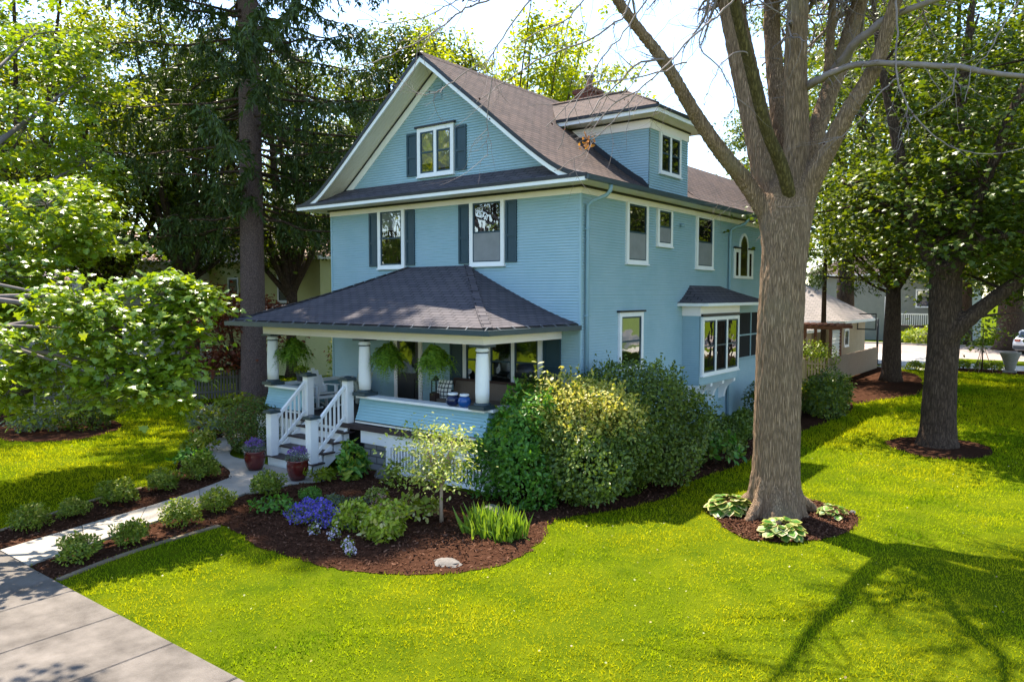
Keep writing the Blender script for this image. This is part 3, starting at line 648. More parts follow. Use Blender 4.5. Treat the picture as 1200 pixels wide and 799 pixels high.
# windows ----------------------------------------------------------------
def window(fr, u0, u1, z0, z1, cas=.11, panes=1, upper='glass', lower='blind', head=False, cap=False, sill=True, top=True, parent=None):
    """casing box outline u0..u1, z0..z1; panes side by side, each double hung"""
    mb = MB(); t = .068
    mb.box(u0, u0 + cas, .0, t, z0, z1, 0, fr); mb.box(u1 - cas, u1, .0, t, z0, z1, 0, fr)
    hz = cas if top else .03
    mb.box(u0 + cas, u1 - cas, .0, t - .004, z1 - hz, z1, 0, fr); mb.box(u0 + cas, u1 - cas, .0, t - .003, z0, z0 + cas * .8, 0, fr)
    mb.box(u0 - .02, u1 + .02, .0, t + .03, z0 - .035, z0 - .001, 0, fr)
    iu0, iu1, iz0, iz1 = u0 + cas, u1 - cas, z0 + cas * .8, z1 - hz
    wd = (iu1 - iu0) / panes; mul = .05
    for k in range(1, panes): mb.box(iu0 + wd * k - mul, iu0 + wd * k + mul, .0, t - .006, iz0, iz1, 0, fr)
    wn = mb.build('window', M['white'], parent or house, bevel=.004)
    if cap:
        c = MB(); c.box(u0 - .06, u1 + .06, 0, .11, z1 + .001, z1 + .05, 0, fr); c.build('drip_cap', M['black'], wn)
    sh, gl, rm, bl = MB(), MB(), MB(), MB()
    for k in range(panes):
        a = iu0 + wd * k + (mul if k else 0); b = iu0 + wd * (k + 1) - (mul if k < panes - 1 else 0); zm = (iz0 + iz1) / 2; s = .042
        rm.box(a, b, .0235, .024, iz0, iz1, 0, fr)  # black sheet stands for the unlit room behind the glass
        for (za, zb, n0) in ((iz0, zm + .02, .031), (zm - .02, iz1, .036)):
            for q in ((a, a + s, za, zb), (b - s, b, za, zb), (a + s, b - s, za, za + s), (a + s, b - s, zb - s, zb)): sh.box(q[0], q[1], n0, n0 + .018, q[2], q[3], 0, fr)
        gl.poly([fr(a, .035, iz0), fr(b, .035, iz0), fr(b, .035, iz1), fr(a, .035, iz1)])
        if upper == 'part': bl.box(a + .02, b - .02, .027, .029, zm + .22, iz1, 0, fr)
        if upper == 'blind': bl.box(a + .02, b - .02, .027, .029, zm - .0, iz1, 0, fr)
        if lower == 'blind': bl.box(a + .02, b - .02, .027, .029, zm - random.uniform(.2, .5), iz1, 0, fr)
    sh.build('sash', M['navy'], wn); gl.build('pane', M['glass'], wn); rm.build('unlit_room_sheet', M['room'], wn)
    if bl.v: bl.build('blind', M['blind'], wn)
    if lower == 'screen':
        s2 = MB()
        for k in range(panes):
            a = iu0 + wd * k + .03; b = iu0 + wd * (k + 1) - .03; s2.poly([fr(a, .0495, iz0 + .03), fr(b, .0495, iz0 + .03), fr(b, .0495, (iz0 + iz1) / 2), fr(a, .0495, (iz0 + iz1) / 2)])
        s2.build('insect_screen', M['screen'], wn)
    return wn
def shutter(fr, u0, u1, z0, z1):
    mb = MB(); s = .06; zm = z0 + (z1 - z0) * .42
    mb.box(u0, u1, .0, .026, z0, z1, 0, fr)
    for q in ((u0, u0 + s, z0, z1), (u1 - s, u1, z0, z1), (u0 + s, u1 - s, z0, z0 + s), (u0 + s, u1 - s, z1 - s, z1), (u0 + s, u1 - s, zm, zm + s)): mb.box(q[0], q[1], .026, .046, q[2], q[3], 0, fr)
    mb.build('shutter', M['navy'], house)
F0, S0 = front(.0), side(.0)
window(F0, -6.72, -5.66, 4.84, 6.44, lower='none', upper='part', top=False)
window(F0, -3.31, -2.19, 4.84, 6.44, lower='screen', upper='none', top=False)
for u in (-7.1, -5.63, -3.70, -2.16): shutter(F0, u, u + .34, 4.9, 6.41)
window(F0, -5.14, -3.84, 7.24, 8.52, panes=2, lower='blind', upper='none', cap=True)
for u in (-5.56, -3.81): shutter(F0, u, u + .38, 7.29, 8.43)
window(S0, 2.08, 3.23, 4.9, 6.42, lower='screen', top=False); window(S0, 3.76, 4.68, 5.42, 6.40, lower='screen', top=False); window(S0, 6.3, 7.56, 4.88, 6.41, lower='screen', top=False)
window(S0, 1.74, 3.0, 2.2, 3.66, cap=True)
# attic vent
mb = MB(); mb.box(-4.55, -4.25, -.03, 0, 9.18, 9.62, 0)
for k in range(6): mb.box(-4.53, -4.27, -.05, -.03, 9.21 + k * .065, 9.245 + k * .065, 0)
mb.build('attic_vent', M['spout'], house)
# arched three-part window on the wing
mb = MB(); fr = S0
for q in ((9.33, 9.45), (9.72, 9.86), (10.52, 10.66), (10.92, 11.05)): mb.box(q[0], q[1], 0, .05, 4.73, 5.62 if q[0] in (9.33, 10.92) else 5.62, 0, fr)
mb.box(9.33, 11.05, 0, .055, 4.64, 4.73, 0, fr); mb.box(9.45, 9.72, 0, .05, 5.5, 5.62, 0, fr); mb.box(10.66, 10.92, 0, .05, 5.5, 5.62, 0, fr)
ac, ar = 10.19, .40
for k in range(12):
    a0, a1 = math.pi * k / 12, math.pi * (k + 1) / 12
    pts = [(ac + (ar - .07) * math.cos(a0), 5.62 + (ar - .07) * 1.35 * math.sin(a0)), (ac + ar * math.cos(a0), 5.62 + ar * 1.35 * math.sin(a0)), (ac + ar * math.cos(a1), 5.62 + ar * 1.35 * math.sin(a1)), (ac + (ar - .07) * math.cos(a1), 5.62 + (ar - .07) * 1.35 * math.sin(a1))]
    mb.prism([fr(u, 0.0, z) for u, z in pts], (.05, 0, 0))
aw = mb.build('arched_window', M['white'], house)
mb = MB(); mb.box(9.28, 9.86, 0, .09, 5.621, 5.67, 0, fr); mb.build('drip_cap', M['black'], aw); mb = MB(); mb.box(10.52, 11.10, 0, .09, 5.621, 5.67, 0, fr); mb.build('drip_cap', M['black'], aw)
mb = MB(); mb.poly([fr(9.86, .026, 4.73), fr(10.52, .026, 4.73)] + [fr(ac + .34 * math.cos(math.pi * k / 10), .026, 5.62 + .45 * math.sin(math.pi * k / 10)) for k in range(11)]); mb.build('curtain', M['curtain'], aw)
mb = MB(); mb.poly([fr(9.86, .034, 4.73), fr(10.52, .034, 4.73)] + [fr(ac + .34 * math.cos(math.pi * k / 10), .034, 5.62 + .45 * math.sin(math.pi * k / 10)) for k in range(11)])
mb.poly([fr(9.45, .034, 4.73), fr(9.72, .034, 4.73), fr(9.72, .034, 5.5), fr(9.45, .034, 5.5)]); mb.poly([fr(10.66, .034, 4.73), fr(10.92, .034, 4.73), fr(10.92, .034, 5.5), fr(10.66, .034, 5.5)]); mb.build('pane', M['glass'], aw)
mb = MB(); mb.box(9.45, 9.72, .024, .026, 4.73, 5.5, 0, fr); mb.build('unlit_room_sheet', M['room'], aw); mb = MB(); mb.box(10.66, 10.92, .024, .026, 4.73, 5.5, 0, fr); mb.build('unlit_room_sheet', M['room'], aw)
# wall light between the upper windows
mb = MB(); mb.lathe([(.06, 0), (.075, .03), (.04, .09)], (.08, 5.25, 6.02), 10); mb.box(.0, .08, 5.22, 5.28, 6.05, 6.1); mb.build('flood_light', M['spout'], house)
# dormer
DX, D0, D1 = -.03, 3.38, 5.77
mb = MB()
siding(mb, [(D0, 6.72), (D1, 6.72), (D1, 8.74), (D0, 8.74)], side(DX)); siding(mb, [(-3.0, 8.74), (DX, 6.72), (DX, 8.74)], front(D0)); siding(mb, [(-3.0, 8.74), (DX, 6.72), (DX, 8.74)], back(D1))
dm = mb.build('dormer', M['blue'], house)
mb = MB()
E0, E1, EX, ez = 2.83, 6.32, .5, 8.93
rl, rr = (-3.95, 4.575, 9.86), (-1.34, 4.575, 9.86); A = (-2.62, E0, ez); B = (EX, E0, ez); Cc = (EX, E1, ez); Dd = (-2.62, E1, ez)
mb.poly([A, B, rr, rl]); mb.poly([B, Cc, rr]); mb.poly([Cc, Dd, rl, rr])
th = .08; lo = lambda p: (p[0], p[1], p[2] - th)
for p, q in ((A, B), (B, Cc), (Cc, Dd)): mb.poly([lo(p), lo(q), q, p], 1)
mb.poly([lo(A), lo(B), lo(Cc), lo(Dd)], 1)
mb.tube([(rl[0], rl[1], rl[2] + .005), (rr[0], rr[1], rr[2] + .005)], .05, 6, 0); mb.tube([rr, B], .035, 6, 0); mb.tube([rr, Cc], .035, 6, 0)
mb.build('dormer_roof', [M['shingle'], M['black']], dm)
mb = MB(); mb.box(-2.9, EX - .03, E0 + .04, E0 + .09, 8.745, 8.849); mb.box(EX - .09, EX - .03, E0 + .09, E1 - .04, 8.745, 8.849); mb.box(-2.9, EX - .03, E1 - .09, E1 - .04, 8.745, 8.849)
mb.build('dormer_fascia', M['white'], dm)
mb = MB(); mb.box(-3, EX - .09, E0 + .09, D0, 8.74, 8.76); mb.box(DX, EX - .09, D0, E1 - .09, 8.74, 8.76); mb.box(-3, DX, D1, E1 - .09, 8.74, 8.76); mb.build('dormer_soffit', M['soffit'], dm)
mb = MB(); mb.box(-2.9, DX + .035, D0 - .035, D0, 8.47, 8.70); mb.box(DX, DX + .035, D0 + .001, D1 + .035, 8.47, 8.70); mb.build('dormer_frieze', M['cream'], dm)
mb = MB(); mb.box(-2.9, DX + .06, D0 - .06, D0 - .036, 8.695, 8.738); mb.box(DX + .036, DX + .06, D0 - .036, D1 + .06, 8.695, 8.738); mb.build('dormer_moulding', M['black'], dm)
mb = MB()
xs = np.linspace(DX, -2.45, 14)
for i in range(13):
    xa, xb = xs[i], xs[i + 1]; mb.prism([(xa, D0 - .03, zr(xa - RX) - .01), (xb, D0 - .03, zr(xb - RX) - .01), (xb, D0 - .03, zr(xb - RX) + .17), (xa, D0 - .03, zr(xa - RX) + .17 * (1 if i else .4))], (0, .028, 0))
mb.build('dormer_join_shadow', M['black'], dm)  # black strips paint the shadow where the dormer meets the roof
window(side(DX), 3.93, 5.22, 7.38, 8.49, panes=2, cas=.09, lower='none', parent=house)
# bay window
b0, b1, bx = 5.5, 8.4, .53
mb = MB()
siding(mb, [(.0, 1.55), (bx, 1.55), (bx, 3.75), (0, 3.75)], front(b0)); siding(mb, [(b0, 1.55), (b1, 1.55), (b1, 3.75), (b0, 3.75)], side(bx)); siding(mb, [(0, 1.55), (bx, 1.55), (bx, 3.75), (0, 3.75)], back(b1))
mb.box(0.02, bx - .001, b0 + .001, b1 - .001, 1.5, 1.56)
bay = mb.build('bay', M['blue'], house)
window(side(bx + .012), b0 + .07, b1 - .03, 1.78, 3.46, panes=3, cas=.10, lower='none', upper='none')
mb = MB(); mb.box(-.0, bx + .04, b0 - .04, b0, 3.5, 3.78); mb.box(bx, bx + .05, b0 + .001, b1 + .04, 3.56, 3.78); mb.build('bay_frieze', M['cream'], bay)
mb = MB(); mb.box(bx + .015, bx + .085, b0 + .05, b1, 3.475, 3.55); mb.build('bay_moulding', M['black'], bay)
mb = MB()
rings = []
ye0, ye1 = 5.12, 10.9
for s in np.linspace(0, 1, 7):
    z = 3.87 + .52 * s ** 1.35; x = .93 * (1 - s); ya = ye0 + (5.98 - ye0) * s; yb = ye1 - (ye1 - 8.1) * min(1, s * 1.0)
    rings.append((x, ya, yb, z))
L = 0
for i in range(6):
    (x0, a0, c0, z0), (x1, a1, c1, z1) = rings[i], rings[i + 1]; l = math.hypot(x1 - x0, z1 - z0)
    mb.poly([(x0, a0, z0), (x0, c0, z0), (x1, c1, z1), (x1, a1, z1)], 0, [(a0, L), (c0, L), (c1, L + l), (a1, L + l)])
    mb.poly([(0, a0, z0), (x0, a0, z0), (x1, a1, z1), (0, a1, z1)], 0, [(0, L), (x0, L), (x1, L + l), (0, L + l)]); mb.poly([(x0, c0, z0), (0, c0, z0), (0, c1, z1), (x1, c1, z1)], 0)
    L += l
mb.build('bay_roof', M['shade_shingle'], bay)
mb = MB(); mb.box(.0, .93, ye0 + .02, ye0 + .07, 3.78, 3.865); mb.box(.88, .93, ye0 + .07, ye1 - .02, 3.78, 3.865); mb.box(0.02, .88, ye0 + .07, ye1 - .02, 3.78, 3.80); mb.build('bay_fascia', M['white'], bay)
for y in (b0 + .04, 6.4, 7.3, 8.22):
    pts = [(0.0, 1.52), (bx - .02, 1.52), (bx - .02, 1.40), (.40, 1.34), (.27, 1.22), (.2, 1.05), (.17, .88), (0, .82)]
    mb = MB(); mb.prism([(p[0], y, p[1]) for p in pts], (0, .14, 0)); mb.build('bracket', M['white'], bay, bevel=.01)
# screened side porch behind the bay
mb = MB(); fr = S0
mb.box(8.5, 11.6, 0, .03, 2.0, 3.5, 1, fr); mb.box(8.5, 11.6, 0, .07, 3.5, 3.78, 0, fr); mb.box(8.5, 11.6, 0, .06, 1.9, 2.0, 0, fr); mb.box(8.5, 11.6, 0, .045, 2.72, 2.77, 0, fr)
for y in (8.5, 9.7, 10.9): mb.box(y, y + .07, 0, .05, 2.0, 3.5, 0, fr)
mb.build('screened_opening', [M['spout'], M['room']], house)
# chimneys
mb = MB(); mb.box(-5.15, -4.4, 7.7, 8.3, 9.3, 11.02); mb.box(-5.2, -4.35, 7.65, 8.35, 11.021, 11.16)
ch = mb.build('chimney', M['brick'], house)
mb = MB(); mb.lathe([(.11, 0), (.11, .34), (.13, .35), (.13, .38)], (-4.72, 8, 11.16), 12); mb.lathe([(.2, .46), (.2, .48), (.03, .56)], (-4.72, 8, 11.16), 12)
for k in range(4): mb.tube([(-4.72 + .12 * math.cos(k * 1.57), 8 + .12 * math.sin(k * 1.57), 11.5), (-4.72 + .16 * math.cos(k * 1.57), 8 + .16 * math.sin(k * 1.57), 11.63)], .012, 4)
mb.build('flue', M['metal'], ch)
mb = MB(); mb.box(.0, .42, 14.6, 15.5, 0, 7.6); mb.box(-.04, .46, 14.55, 15.55, 7.601, 7.72); mb.build('chimney', M['brick'], house)

# ---- porch
mb = MB()
mb.box(-8.45, -.1, -3.0, -.02, .97, 1.05); mb.box(-8.45, -.1, -3.02, -2.95, .93, .968); porch = mb.build('porch_deck', M['deck'], house)
def skirt(x0, x1, p0, p1, n_):
    mb = MB(); mb.box(x0, x1, -2.93, -2.88, .62, .93)
    for x in (p0, p1): mb.box(x - .07, x + .07, -2.935, -2.86, 0, .619)
    mb.box(p0 + .07, p1 - .07, -2.92, -2.88, .02, .11)
    for k in range(n_): x = p0 + .12 + k * ((p1 - p0 - .24) / (n_ - 1)); mb.box(x - .024, x + .024, -2.91, -2.88, .11, .619)
    mb.build('lattice_skirt', M['white'], house)
skirt(-4.25, -.15, -3.32, -.3, 30); skirt(-8.4, -6.5, -8.3, -6.6, 16)
mb = MB(); mb.box(-.2, -.15, -2.87, -.02, .62, .93)
for k in range(28): y = -2.8 + k * .098; mb.box(-.19, -.16, y - .024, y + .024, .02, .62)
mb.build('lattice_skirt', M['white'], house)
mb = MB(); mb.box(-4.22, -3.4, -2.86, -2.3, 0, .62); mb.build('stone_pier', M['stone'], house)
mb = MB(); mb.box(-8.3, -.3, -2.6, -2.55, .0, .9); mb.box(-.4, -.36, -2.6, -.05, 0, .9); mb.build('under_deck_dark', M['room'], house)  # black sheets behind the lattice stand for the shade under the deck
# flared knee walls with lapped boards
def knee(p0, p1, out, name='porch_wall'):
    p0 = Vector((p0[0], p0[1], 0)); p1 = Vector((p1[0], p1[1], 0)); o = Vector((out[0], out[1], 0)); mb = MB(); nb = 8
    z0, z1 = 1.13, 1.66
    offs = lambda z: .16 * ((z1 - z) / (z1 - z0)) ** 1.8
    for k in range(nb):
        a, b = z0 + (z1 - z0) * k / nb, z0 + (z1 - z0) * (k + 1) / nb
        g_ = a + .012; q = [p0 + o * (offs(g_) + .018), p1 + o * (offs(g_) + .018), p1 + o * offs(b), p0 + o * offs(b)]; e0, e1 = p0 + o * (offs(a) - .004), p1 + o * (offs(a) - .004)
        mb.poly([(e0.x, e0.y, a), (e1.x, e1.y, a), (e1.x, e1.y, g_), (e0.x, e0.y, g_)])
        mb.poly([(q[0].x, q[0].y, g_), (q[1].x, q[1].y, g_), (q[2].x, q[2].y, b), (q[3].x, q[3].y, b)])
        mb.poly([(e0.x, e0.y, g_), (e1.x, e1.y, g_), (q[1].x, q[1].y, g_), (q[0].x, q[0].y, g_)])
    for p in (p0, p1):
        pts = [p + o * offs(z0 + (z1 - z0) * k / 6) for k in range(7)]
        mb.poly([(v.x, v.y, z0 + (z1 - z0) * k / 6) for k, v in enumerate(pts)] + [((p - o * .12).x, (p - o * .12).y, z1), ((p - o * .12).x, (p - o * .12).y, z0)])
    i0, i1 = p0 - o * .12, p1 - o * .12
    mb.poly([(i0.x, i0.y, 1.05), (i1.x, i1.y, 1.05), (i1.x, i1.y, z1), (i0.x, i0.y, z1)])
    wl = mb.build(name, M['porchblue'], house)
    d = (p1 - p0).normalized(); c = MB(); a, b = p0 - o * .04, p1 - o * .04
    c.bar((a.x, a.y, 1.69), (b.x, b.y, 1.69), .34, .055); c.build('cap_rail', M['white'], wl, bevel=.008)
    c = MB(); a, b = p0 + o * .12, p1 + o * .12; c.bar((a.x, a.y, 1.10), (b.x, b.y, 1.10), .10, .05); c.build('base_moulding', M['white'], wl)
    c = MB(); a, b = p0 + o * .14, p1 + o * .14; c.bar((a.x, a.y, 1.135), (b.x, b.y, 1.135), .10, .02); c.build('dark_band', M['black'], wl)
knee((-4.46, -2.75), (-.5, -2.75), (0, -1)); knee((-8.1, -2.75), (-6.55, -2.75), (0, -1)); knee((-.5, -2.75), (-.5, -.02), (1, 0)); knee((-8.06, -2.75), (-8.06, -.02), (-1, 0))
for x in (-7.9, -4.28, -.66):
    mb = MB(); mb.lathe([(.142, 0), (.15, .25), (.146, .6), (.133, .95), (.123, 1.10)], (x, -2.75, 1.83), 24)
    mb.lathe([(.143, 1.10), (.147, 1.13), (.123, 1.15), (.123, 1.19)], (x, -2.75, 1.83), 24)
    cl = mb.build('porch_column', M['white'], house)
    mb = MB(); mb.box(x - .21, x + .21, -2.96, -2.54, 1.72, 1.8); mb.lathe([(.185, 0), (.185, .03), (.155, .06)], (x, -2.75, 1.8), 24); mb.build('column_base', M['gutter'], cl, bevel=.008)
    mb = MB(); mb.lathe([(.131, 0), (.131, .025)], (x, -2.75, 2.89), 24); mb.lathe([(.125, 0), (.17, .06)], (x, -2.75, 3.0), 24); mb.box(x - .2, x + .2, -2.95, -2.55, 3.02, 3.065); mb.build('column_capital', M['gutter'], cl)
mb = MB(); mb.box(-8.1, -.5, -2.9, -2.6, 3.07, 3.34); mb.box(-.8, -.5, -2.599, -.01, 3.07, 3.34); mb.box(-8.1, -7.8, -2.599, -.01, 3.07, 3.34); mb.build('porch_beam', M['cream'], house, bevel=.006)
mb = MB(); mb.box(-8.85, -.12, -3.25, -.01, 3.345, 3.365); mb.build('porch_ceiling', M['soffit'], house)
# hipped porch roof with a slight flare
mb = MB(); rg = []
for s in np.linspace(0, 1, 9):
    z = 3.44 + 1.42 * (s ** 1.18); rg.append((-8.97 + (3.45) * s, -.05 - 3.37 * s, -3.32 + 3.31 * s, z))
L = 0
for i in range(8):
    (l0, r0, f0, z0), (l1, r1, f1, z1) = rg[i], rg[i + 1]; l = math.hypot(f1 - f0, z1 - z0); l2 = math.hypot(l1 - l0, z1 - z0)
    mb.poly([(l0, f0, z0), (r0, f0, z0), (r1, f1, z1), (l1, f1, z1)], 0, [(l0, L), (r0, L), (r1, L + l), (l1, L + l)])
    mb.poly([(r0, f0, z0), (r0, 0, z0), (r1, 0, z1), (r1, f1, z1)], 0, [(f0, L), (0, L), (0, L + l), (f1, L + l)])
    mb.poly([(l0, 0, z0), (l0, f0, z0), (l1, f1, z1), (l1, 0, z1)], 0, [(0, L), (-f0, L), (-f1, L + l), (0, L + l)])
    L += l
pr_ = mb.build('porch_roof', M['shade_shingle'], house)
for sgn in (0, 1):
    mb = MB(); P = [((r_[1] if sgn else r_[0]), r_[2], r_[3]) for r_ in rg]
    for i in range(len(P) - 1):
        a, b = Vector(P[i]), Vector(P[i + 1]); n = max(1, int((b - a).length / .24))
        for k in range(n):
            p, q2 = a.lerp(b, k / n), a.lerp(b, (k + .92) / n); mb.bar(p + Vector((0, 0, .012 + .006 * (k % 2))), q2 + Vector((0, 0, .012)), .2, .02)
    mb.build('hip_shingles', M['shade_shingle'], pr_)
mb = MB(); x0, x1, y0 = -8.99, -.03, -3.34
def gut(a, b):
    mb.bar(a, b, .11, .11)
gut((x0 - .05, y0 - .05, 3.345), (x1 + .11, y0 - .05, 3.345)); gut((x1 + .05, y0 + .01, 3.345), (x1 + .05, -.05, 3.345)); gut((x0 - .05, y0 + .01, 3.345), (x0 - .05, -.05, 3.345))
mb.build('porch_gutter', M['gutter'], pr_, bevel=.02)
mb = MB(); mb.box(x0, x1, y0 + .005, y0 + .03, 3.30, 3.425); mb.box(x1 - .03, x1 - .005, y0 + .031, -.02, 3.30, 3.425); mb.box(x0 + .005, x0 + .03, y0 + .031, -.02, 3.30, 3.425); mb.build('porch_fascia', M['black'], pr_)
mb = MB()
for k in range(18): x = x0 + .3 + k * .51; mb.bar((x, y0 - .105, 3.39), (x - .03, y0 + .02, 3.455), .018, .012)
for k in range(6): y = y0 + .3 + k * .5; mb.bar((x1 + .105, y, 3.39), (x1 - .02, y, 3.455), .018, .012)
mb.build('gutter_straps', mat('dull_grey_strap', (.16, .17, .18), .8, spec=.1), pr_)
# steps
mb = MB(); tz = [.25, .45, .65, .85]
sx0, sx1 = -6.32, -4.62
ys = [-4.08, -3.78, -3.48, -3.18]
for z, y in zip(tz, ys): mb.box(sx0 + .02, sx1 - .02, y + .03, y + .06, z - .2 if z > .3 else 0, z - .035)
mb.box(sx0 + .02, sx1 - .02, -2.99, -2.94, .85, .968)
for x in (sx0 + .02, sx1 - .07):
    mb.prism([(x, -4.06, .0), (x, -3.75, .0), (x, -2.95, .55), (x, -2.95, .93), (x, -3.15, .81), (x, -3.45, .61), (x, -3.75, .41), (x, -4.06, .21)], (.05, 0, 0))
steps = mb.build('porch_steps', M['white'], house)
for z, y in zip(tz, ys):
    mb = MB(); mb.box(sx0 - .03, sx1 + .09, y - .02, y + .32, z - .034, z); mb.build('tread', M['deck'], steps, bevel=.006)
def newel(x, y, z0, z1):
    mb = MB(); mb.box(x - .095, x + .095, y - .095, y + .095, z0, z1)
    for s in (-1, 1):
        mb.box(x - .075, x - .055, y + s * .097 - .004, y + s * .097 + .004, z0 + .12, z1 - .1); mb.box(x + .055, x + .075, y + s * .097 - .004, y + s * .097 + .004, z0 + .12, z1 - .1)
    nw = mb.build('newel_post', M['white'], house, bevel=.006)
    c = MB(); c.box(x - .15, x + .15, y - .15, y + .15, z1 + .001, z1 + .045); c.prism([(x - .14, y - .14, z1 + .046), (x + .14, y - .14, z1 + .046), (x + .14, y + .14, z1 + .046), (x - .14, y + .14, z1 + .046)], (0, 0, .02))
    c.lathe([(.13, .067), (.1, .09), (.02, .105)], (x, y, z1), 4); c.build('newel_cap', M['gutter'], nw, bevel=.008)
NX = (-6.2, -4.7)
for x in NX: newel(x, -4.0, .25, 1.27); newel(x, -2.92, 1.05, 2.06)
for x in NX:
    mb = MB(); a, b = Vector((x, -3.9, 1.10)), Vector((x, -3.02, 1.92)); mb.bar(a, b, .075, .065); c, d = Vector((x, -3.9, .42)), Vector((x, -3.02, 1.20)); mb.bar(c, d, .06, .06)
    for k in range(7):
        t = (k + .5) / 7; p, q2 = c.lerp(d, t), a.lerp(b, t); mb.box(x - .019, x + .019, p.y - .019, p.y + .019, p.z, q2.z)
    mb.build('stair_railing', M['white'], house)
# front door with side trim and the wide porch window
mb = MB(); fr = F0
mb.box(-5.98, -5.18, 0, .042, 1.06, 3.15, 0, fr)
dr = mb.build('door', M['doorp'], house)
mb = MB(); mb.poly([fr(-5.88, .045, 1.95), fr(-5.28, .045, 1.95), fr(-5.28, .045, 3.02), fr(-5.88, .045, 3.02)]); mb.build('door_pane', M['glass'], dr)
mb = MB(); mb.box(-5.84, -5.32, .042, .057, 1.2, 1.8, 0, fr); mb.build('door_panel', M['doorp'], dr, bevel=.01)
mb = MB(); mb.lathe([(.03, 0), (.035, .02), (.02, .04)], (-5.26, -.09, 1.98), 10); mb.build('door_handle', M['metal'], dr)
mb = MB(); mb.box(-6.12, -5.99, 0, .05, 1.06, 3.28, 0, fr); mb.box(-5.17, -5.04, 0, .05, 1.06, 3.28, 0, fr); mb.box(-5.985, -5.175, 0, .05, 3.16, 3.28, 0, fr); mb.build('door_frame', M['cream'], dr)
window(F0, -7.55, -6.75, 2.9, 3.3, lower='none', cas=.07)
window(F0, -3.55, -1.05, 1.7, 3.2, panes=3, lower='none')
shutter(F0, -4.02, -3.6, 1.75, 3.18); shutter(F0, -1.02, -.52, 1.75, 3.18)

# ------------------------------------------------------------------ things on the porch
def fern(x, y, label):
    t = thing('hanging_fern', label, 'hanging plant', (x, y, 2.55), 'ferns hung along the porch beam')
    mb = MB(); mb.lathe([(.06, -.12), (.14, -.08), (.16, 0), (.15, .01)], (x, y, 2.55), 14); mb.build('basket', M['greyp'], t)
    mb = MB()
    for k in range(3): a = k * 2.09; mb.tube([(x + .15 * math.cos(a), y + .15 * math.sin(a), 2.55), (x, y, 2.98)], .006, 4)
    mb.tube([(x, y, 2.97), (x, y, 3.075)], .008, 4); mb.build('hanger', M['gutter'], t)
    P, Nn, D, S = [], [], [], []
    for k in range(105):
        a = rng.uniform(0, 6.28); d = np.array([math.cos(a), math.sin(a), 0]); m_ = 26; tt = np.linspace(.05, 1, m_)
        L = rng.uniform(.5, 1.0); out = rng.uniform(.1, .62); rise = rng.uniform(.02, .5) * (1.1 - out); drop = rng.uniform(.05, 1.15) * (L - .3)
        sw = np.array([-d[1], d[0], 0]) * rng.normal(0, .1)
        p = np.array([x, y, 2.56]) + (d * out)[None, :] * (tt ** .75)[:, None] + sw[None, :] * (tt ** 2)[:, None] + np.array([0, 0, 1.]) * (rise * np.sin(np.pi * tt ** .6) - drop * tt ** 2.2)[:, None]
        sd = np.array([-math.sin(a), math.cos(a), 0])
        for s in (-1, 1):
            P.append(p); D.append(np.tile(sd * s, (m_, 1)) + np.array([0, 0, -.55]) + rv(m_, .15)); Nn.append(np.array([0, 0, .6]) + d * .8 + rv(m_, .3)); S.append(.085 * np.sin(np.pi * (tt * .85 + .12)) + .012)
    V, F = leafgeo(np.concatenate(P), np.concatenate(Nn), np.concatenate(D), np.concatenate(S), 'diamond', .55)
    leaves('frond', [(V, F, 0)], [M['lf_fern']], t)
fern(-7.45, -2.42, 'drooping green fern hung by the left porch column'); fern(-3.82, -2.42, 'dark drooping fern hung in front of the front door'); fern(-2.32, -2.42, 'bright green bushy fern hung above the plaid cushion')
# white rocking chair, side on
def chair(name, label, x, y, rz, m, rocker):
    t = thing(name, label, 'chair', (x, y, 1.05)); ca, sa = math.cos(rz), math.sin(rz)
    fr = lambda u, v, z: (x + u * ca - v * sa, y + u * sa + v * ca, 1.05 + z)     # u forward, v sideways
    mb = MB()
    for k in range(6): mb.box(-.22 + k * .085, -.145 + k * .085, -.26, .26, .385 + k * .008, .41 + k * .008, 0, fr)
    mb.build('seat', m, t)
    mb = MB()
    for k in range(5):
        v = -.22 + k * .11; hh = [.86, 1.0, 1.06, 1.0, .86][k]; P = [fr(-.22, v - .048, .36), fr(-.22, v + .048, .36), fr(-.46, v + .048, hh), fr(-.46, v - .048, hh)]
        mb.prism(P, Vector(fr(.025, 0, 0)) - Vector(fr(0, 0, 0)))
    mb.build('backrest', m, t)
    for v in (-.29, .29):
        mb = MB(); mb.bar(fr(-.34, v, .62), fr(.3, v, .64), .12, .025); mb.build('armrest', m, t)
        mb = MB(); mb.bar(fr(.22, v, .06), fr(.22, v, .62), .05, .09, up=(1, 0, 0)); mb.build('leg', m, t)
        mb = MB(); mb.bar(fr(-.24, v, .06), fr(-.28, v, .62), .05, .08, up=(1, 0, 0)); mb.build('leg', m, t)
        if rocker:
            mb = MB(); pts = [(-.5, .09), (-.3, .035), (-.05, .015), (.2, .04), (.42, .11)]
            for i in range(4): mb.bar(fr(pts[i][0], v, pts[i][1]), fr(pts[i + 1][0] + .01, v, pts[i + 1][1]), .05, .04)
            mb.build('rocker', m, t)
    mb = MB(); mb.box(-.26, .26, -.27, .27, .30, .37, 0, fr); mb.build('apron', m, t)
chair('rocking_chair', 'white painted rocking chair on the porch seen between the stair posts', -7.0, -1.85, R(-5), M['white'], True)
chair('slatted_armchair', 'sage slatted armchair with rounded back behind the middle column', -6.95, -.75, R(-85), M['adir'], False)
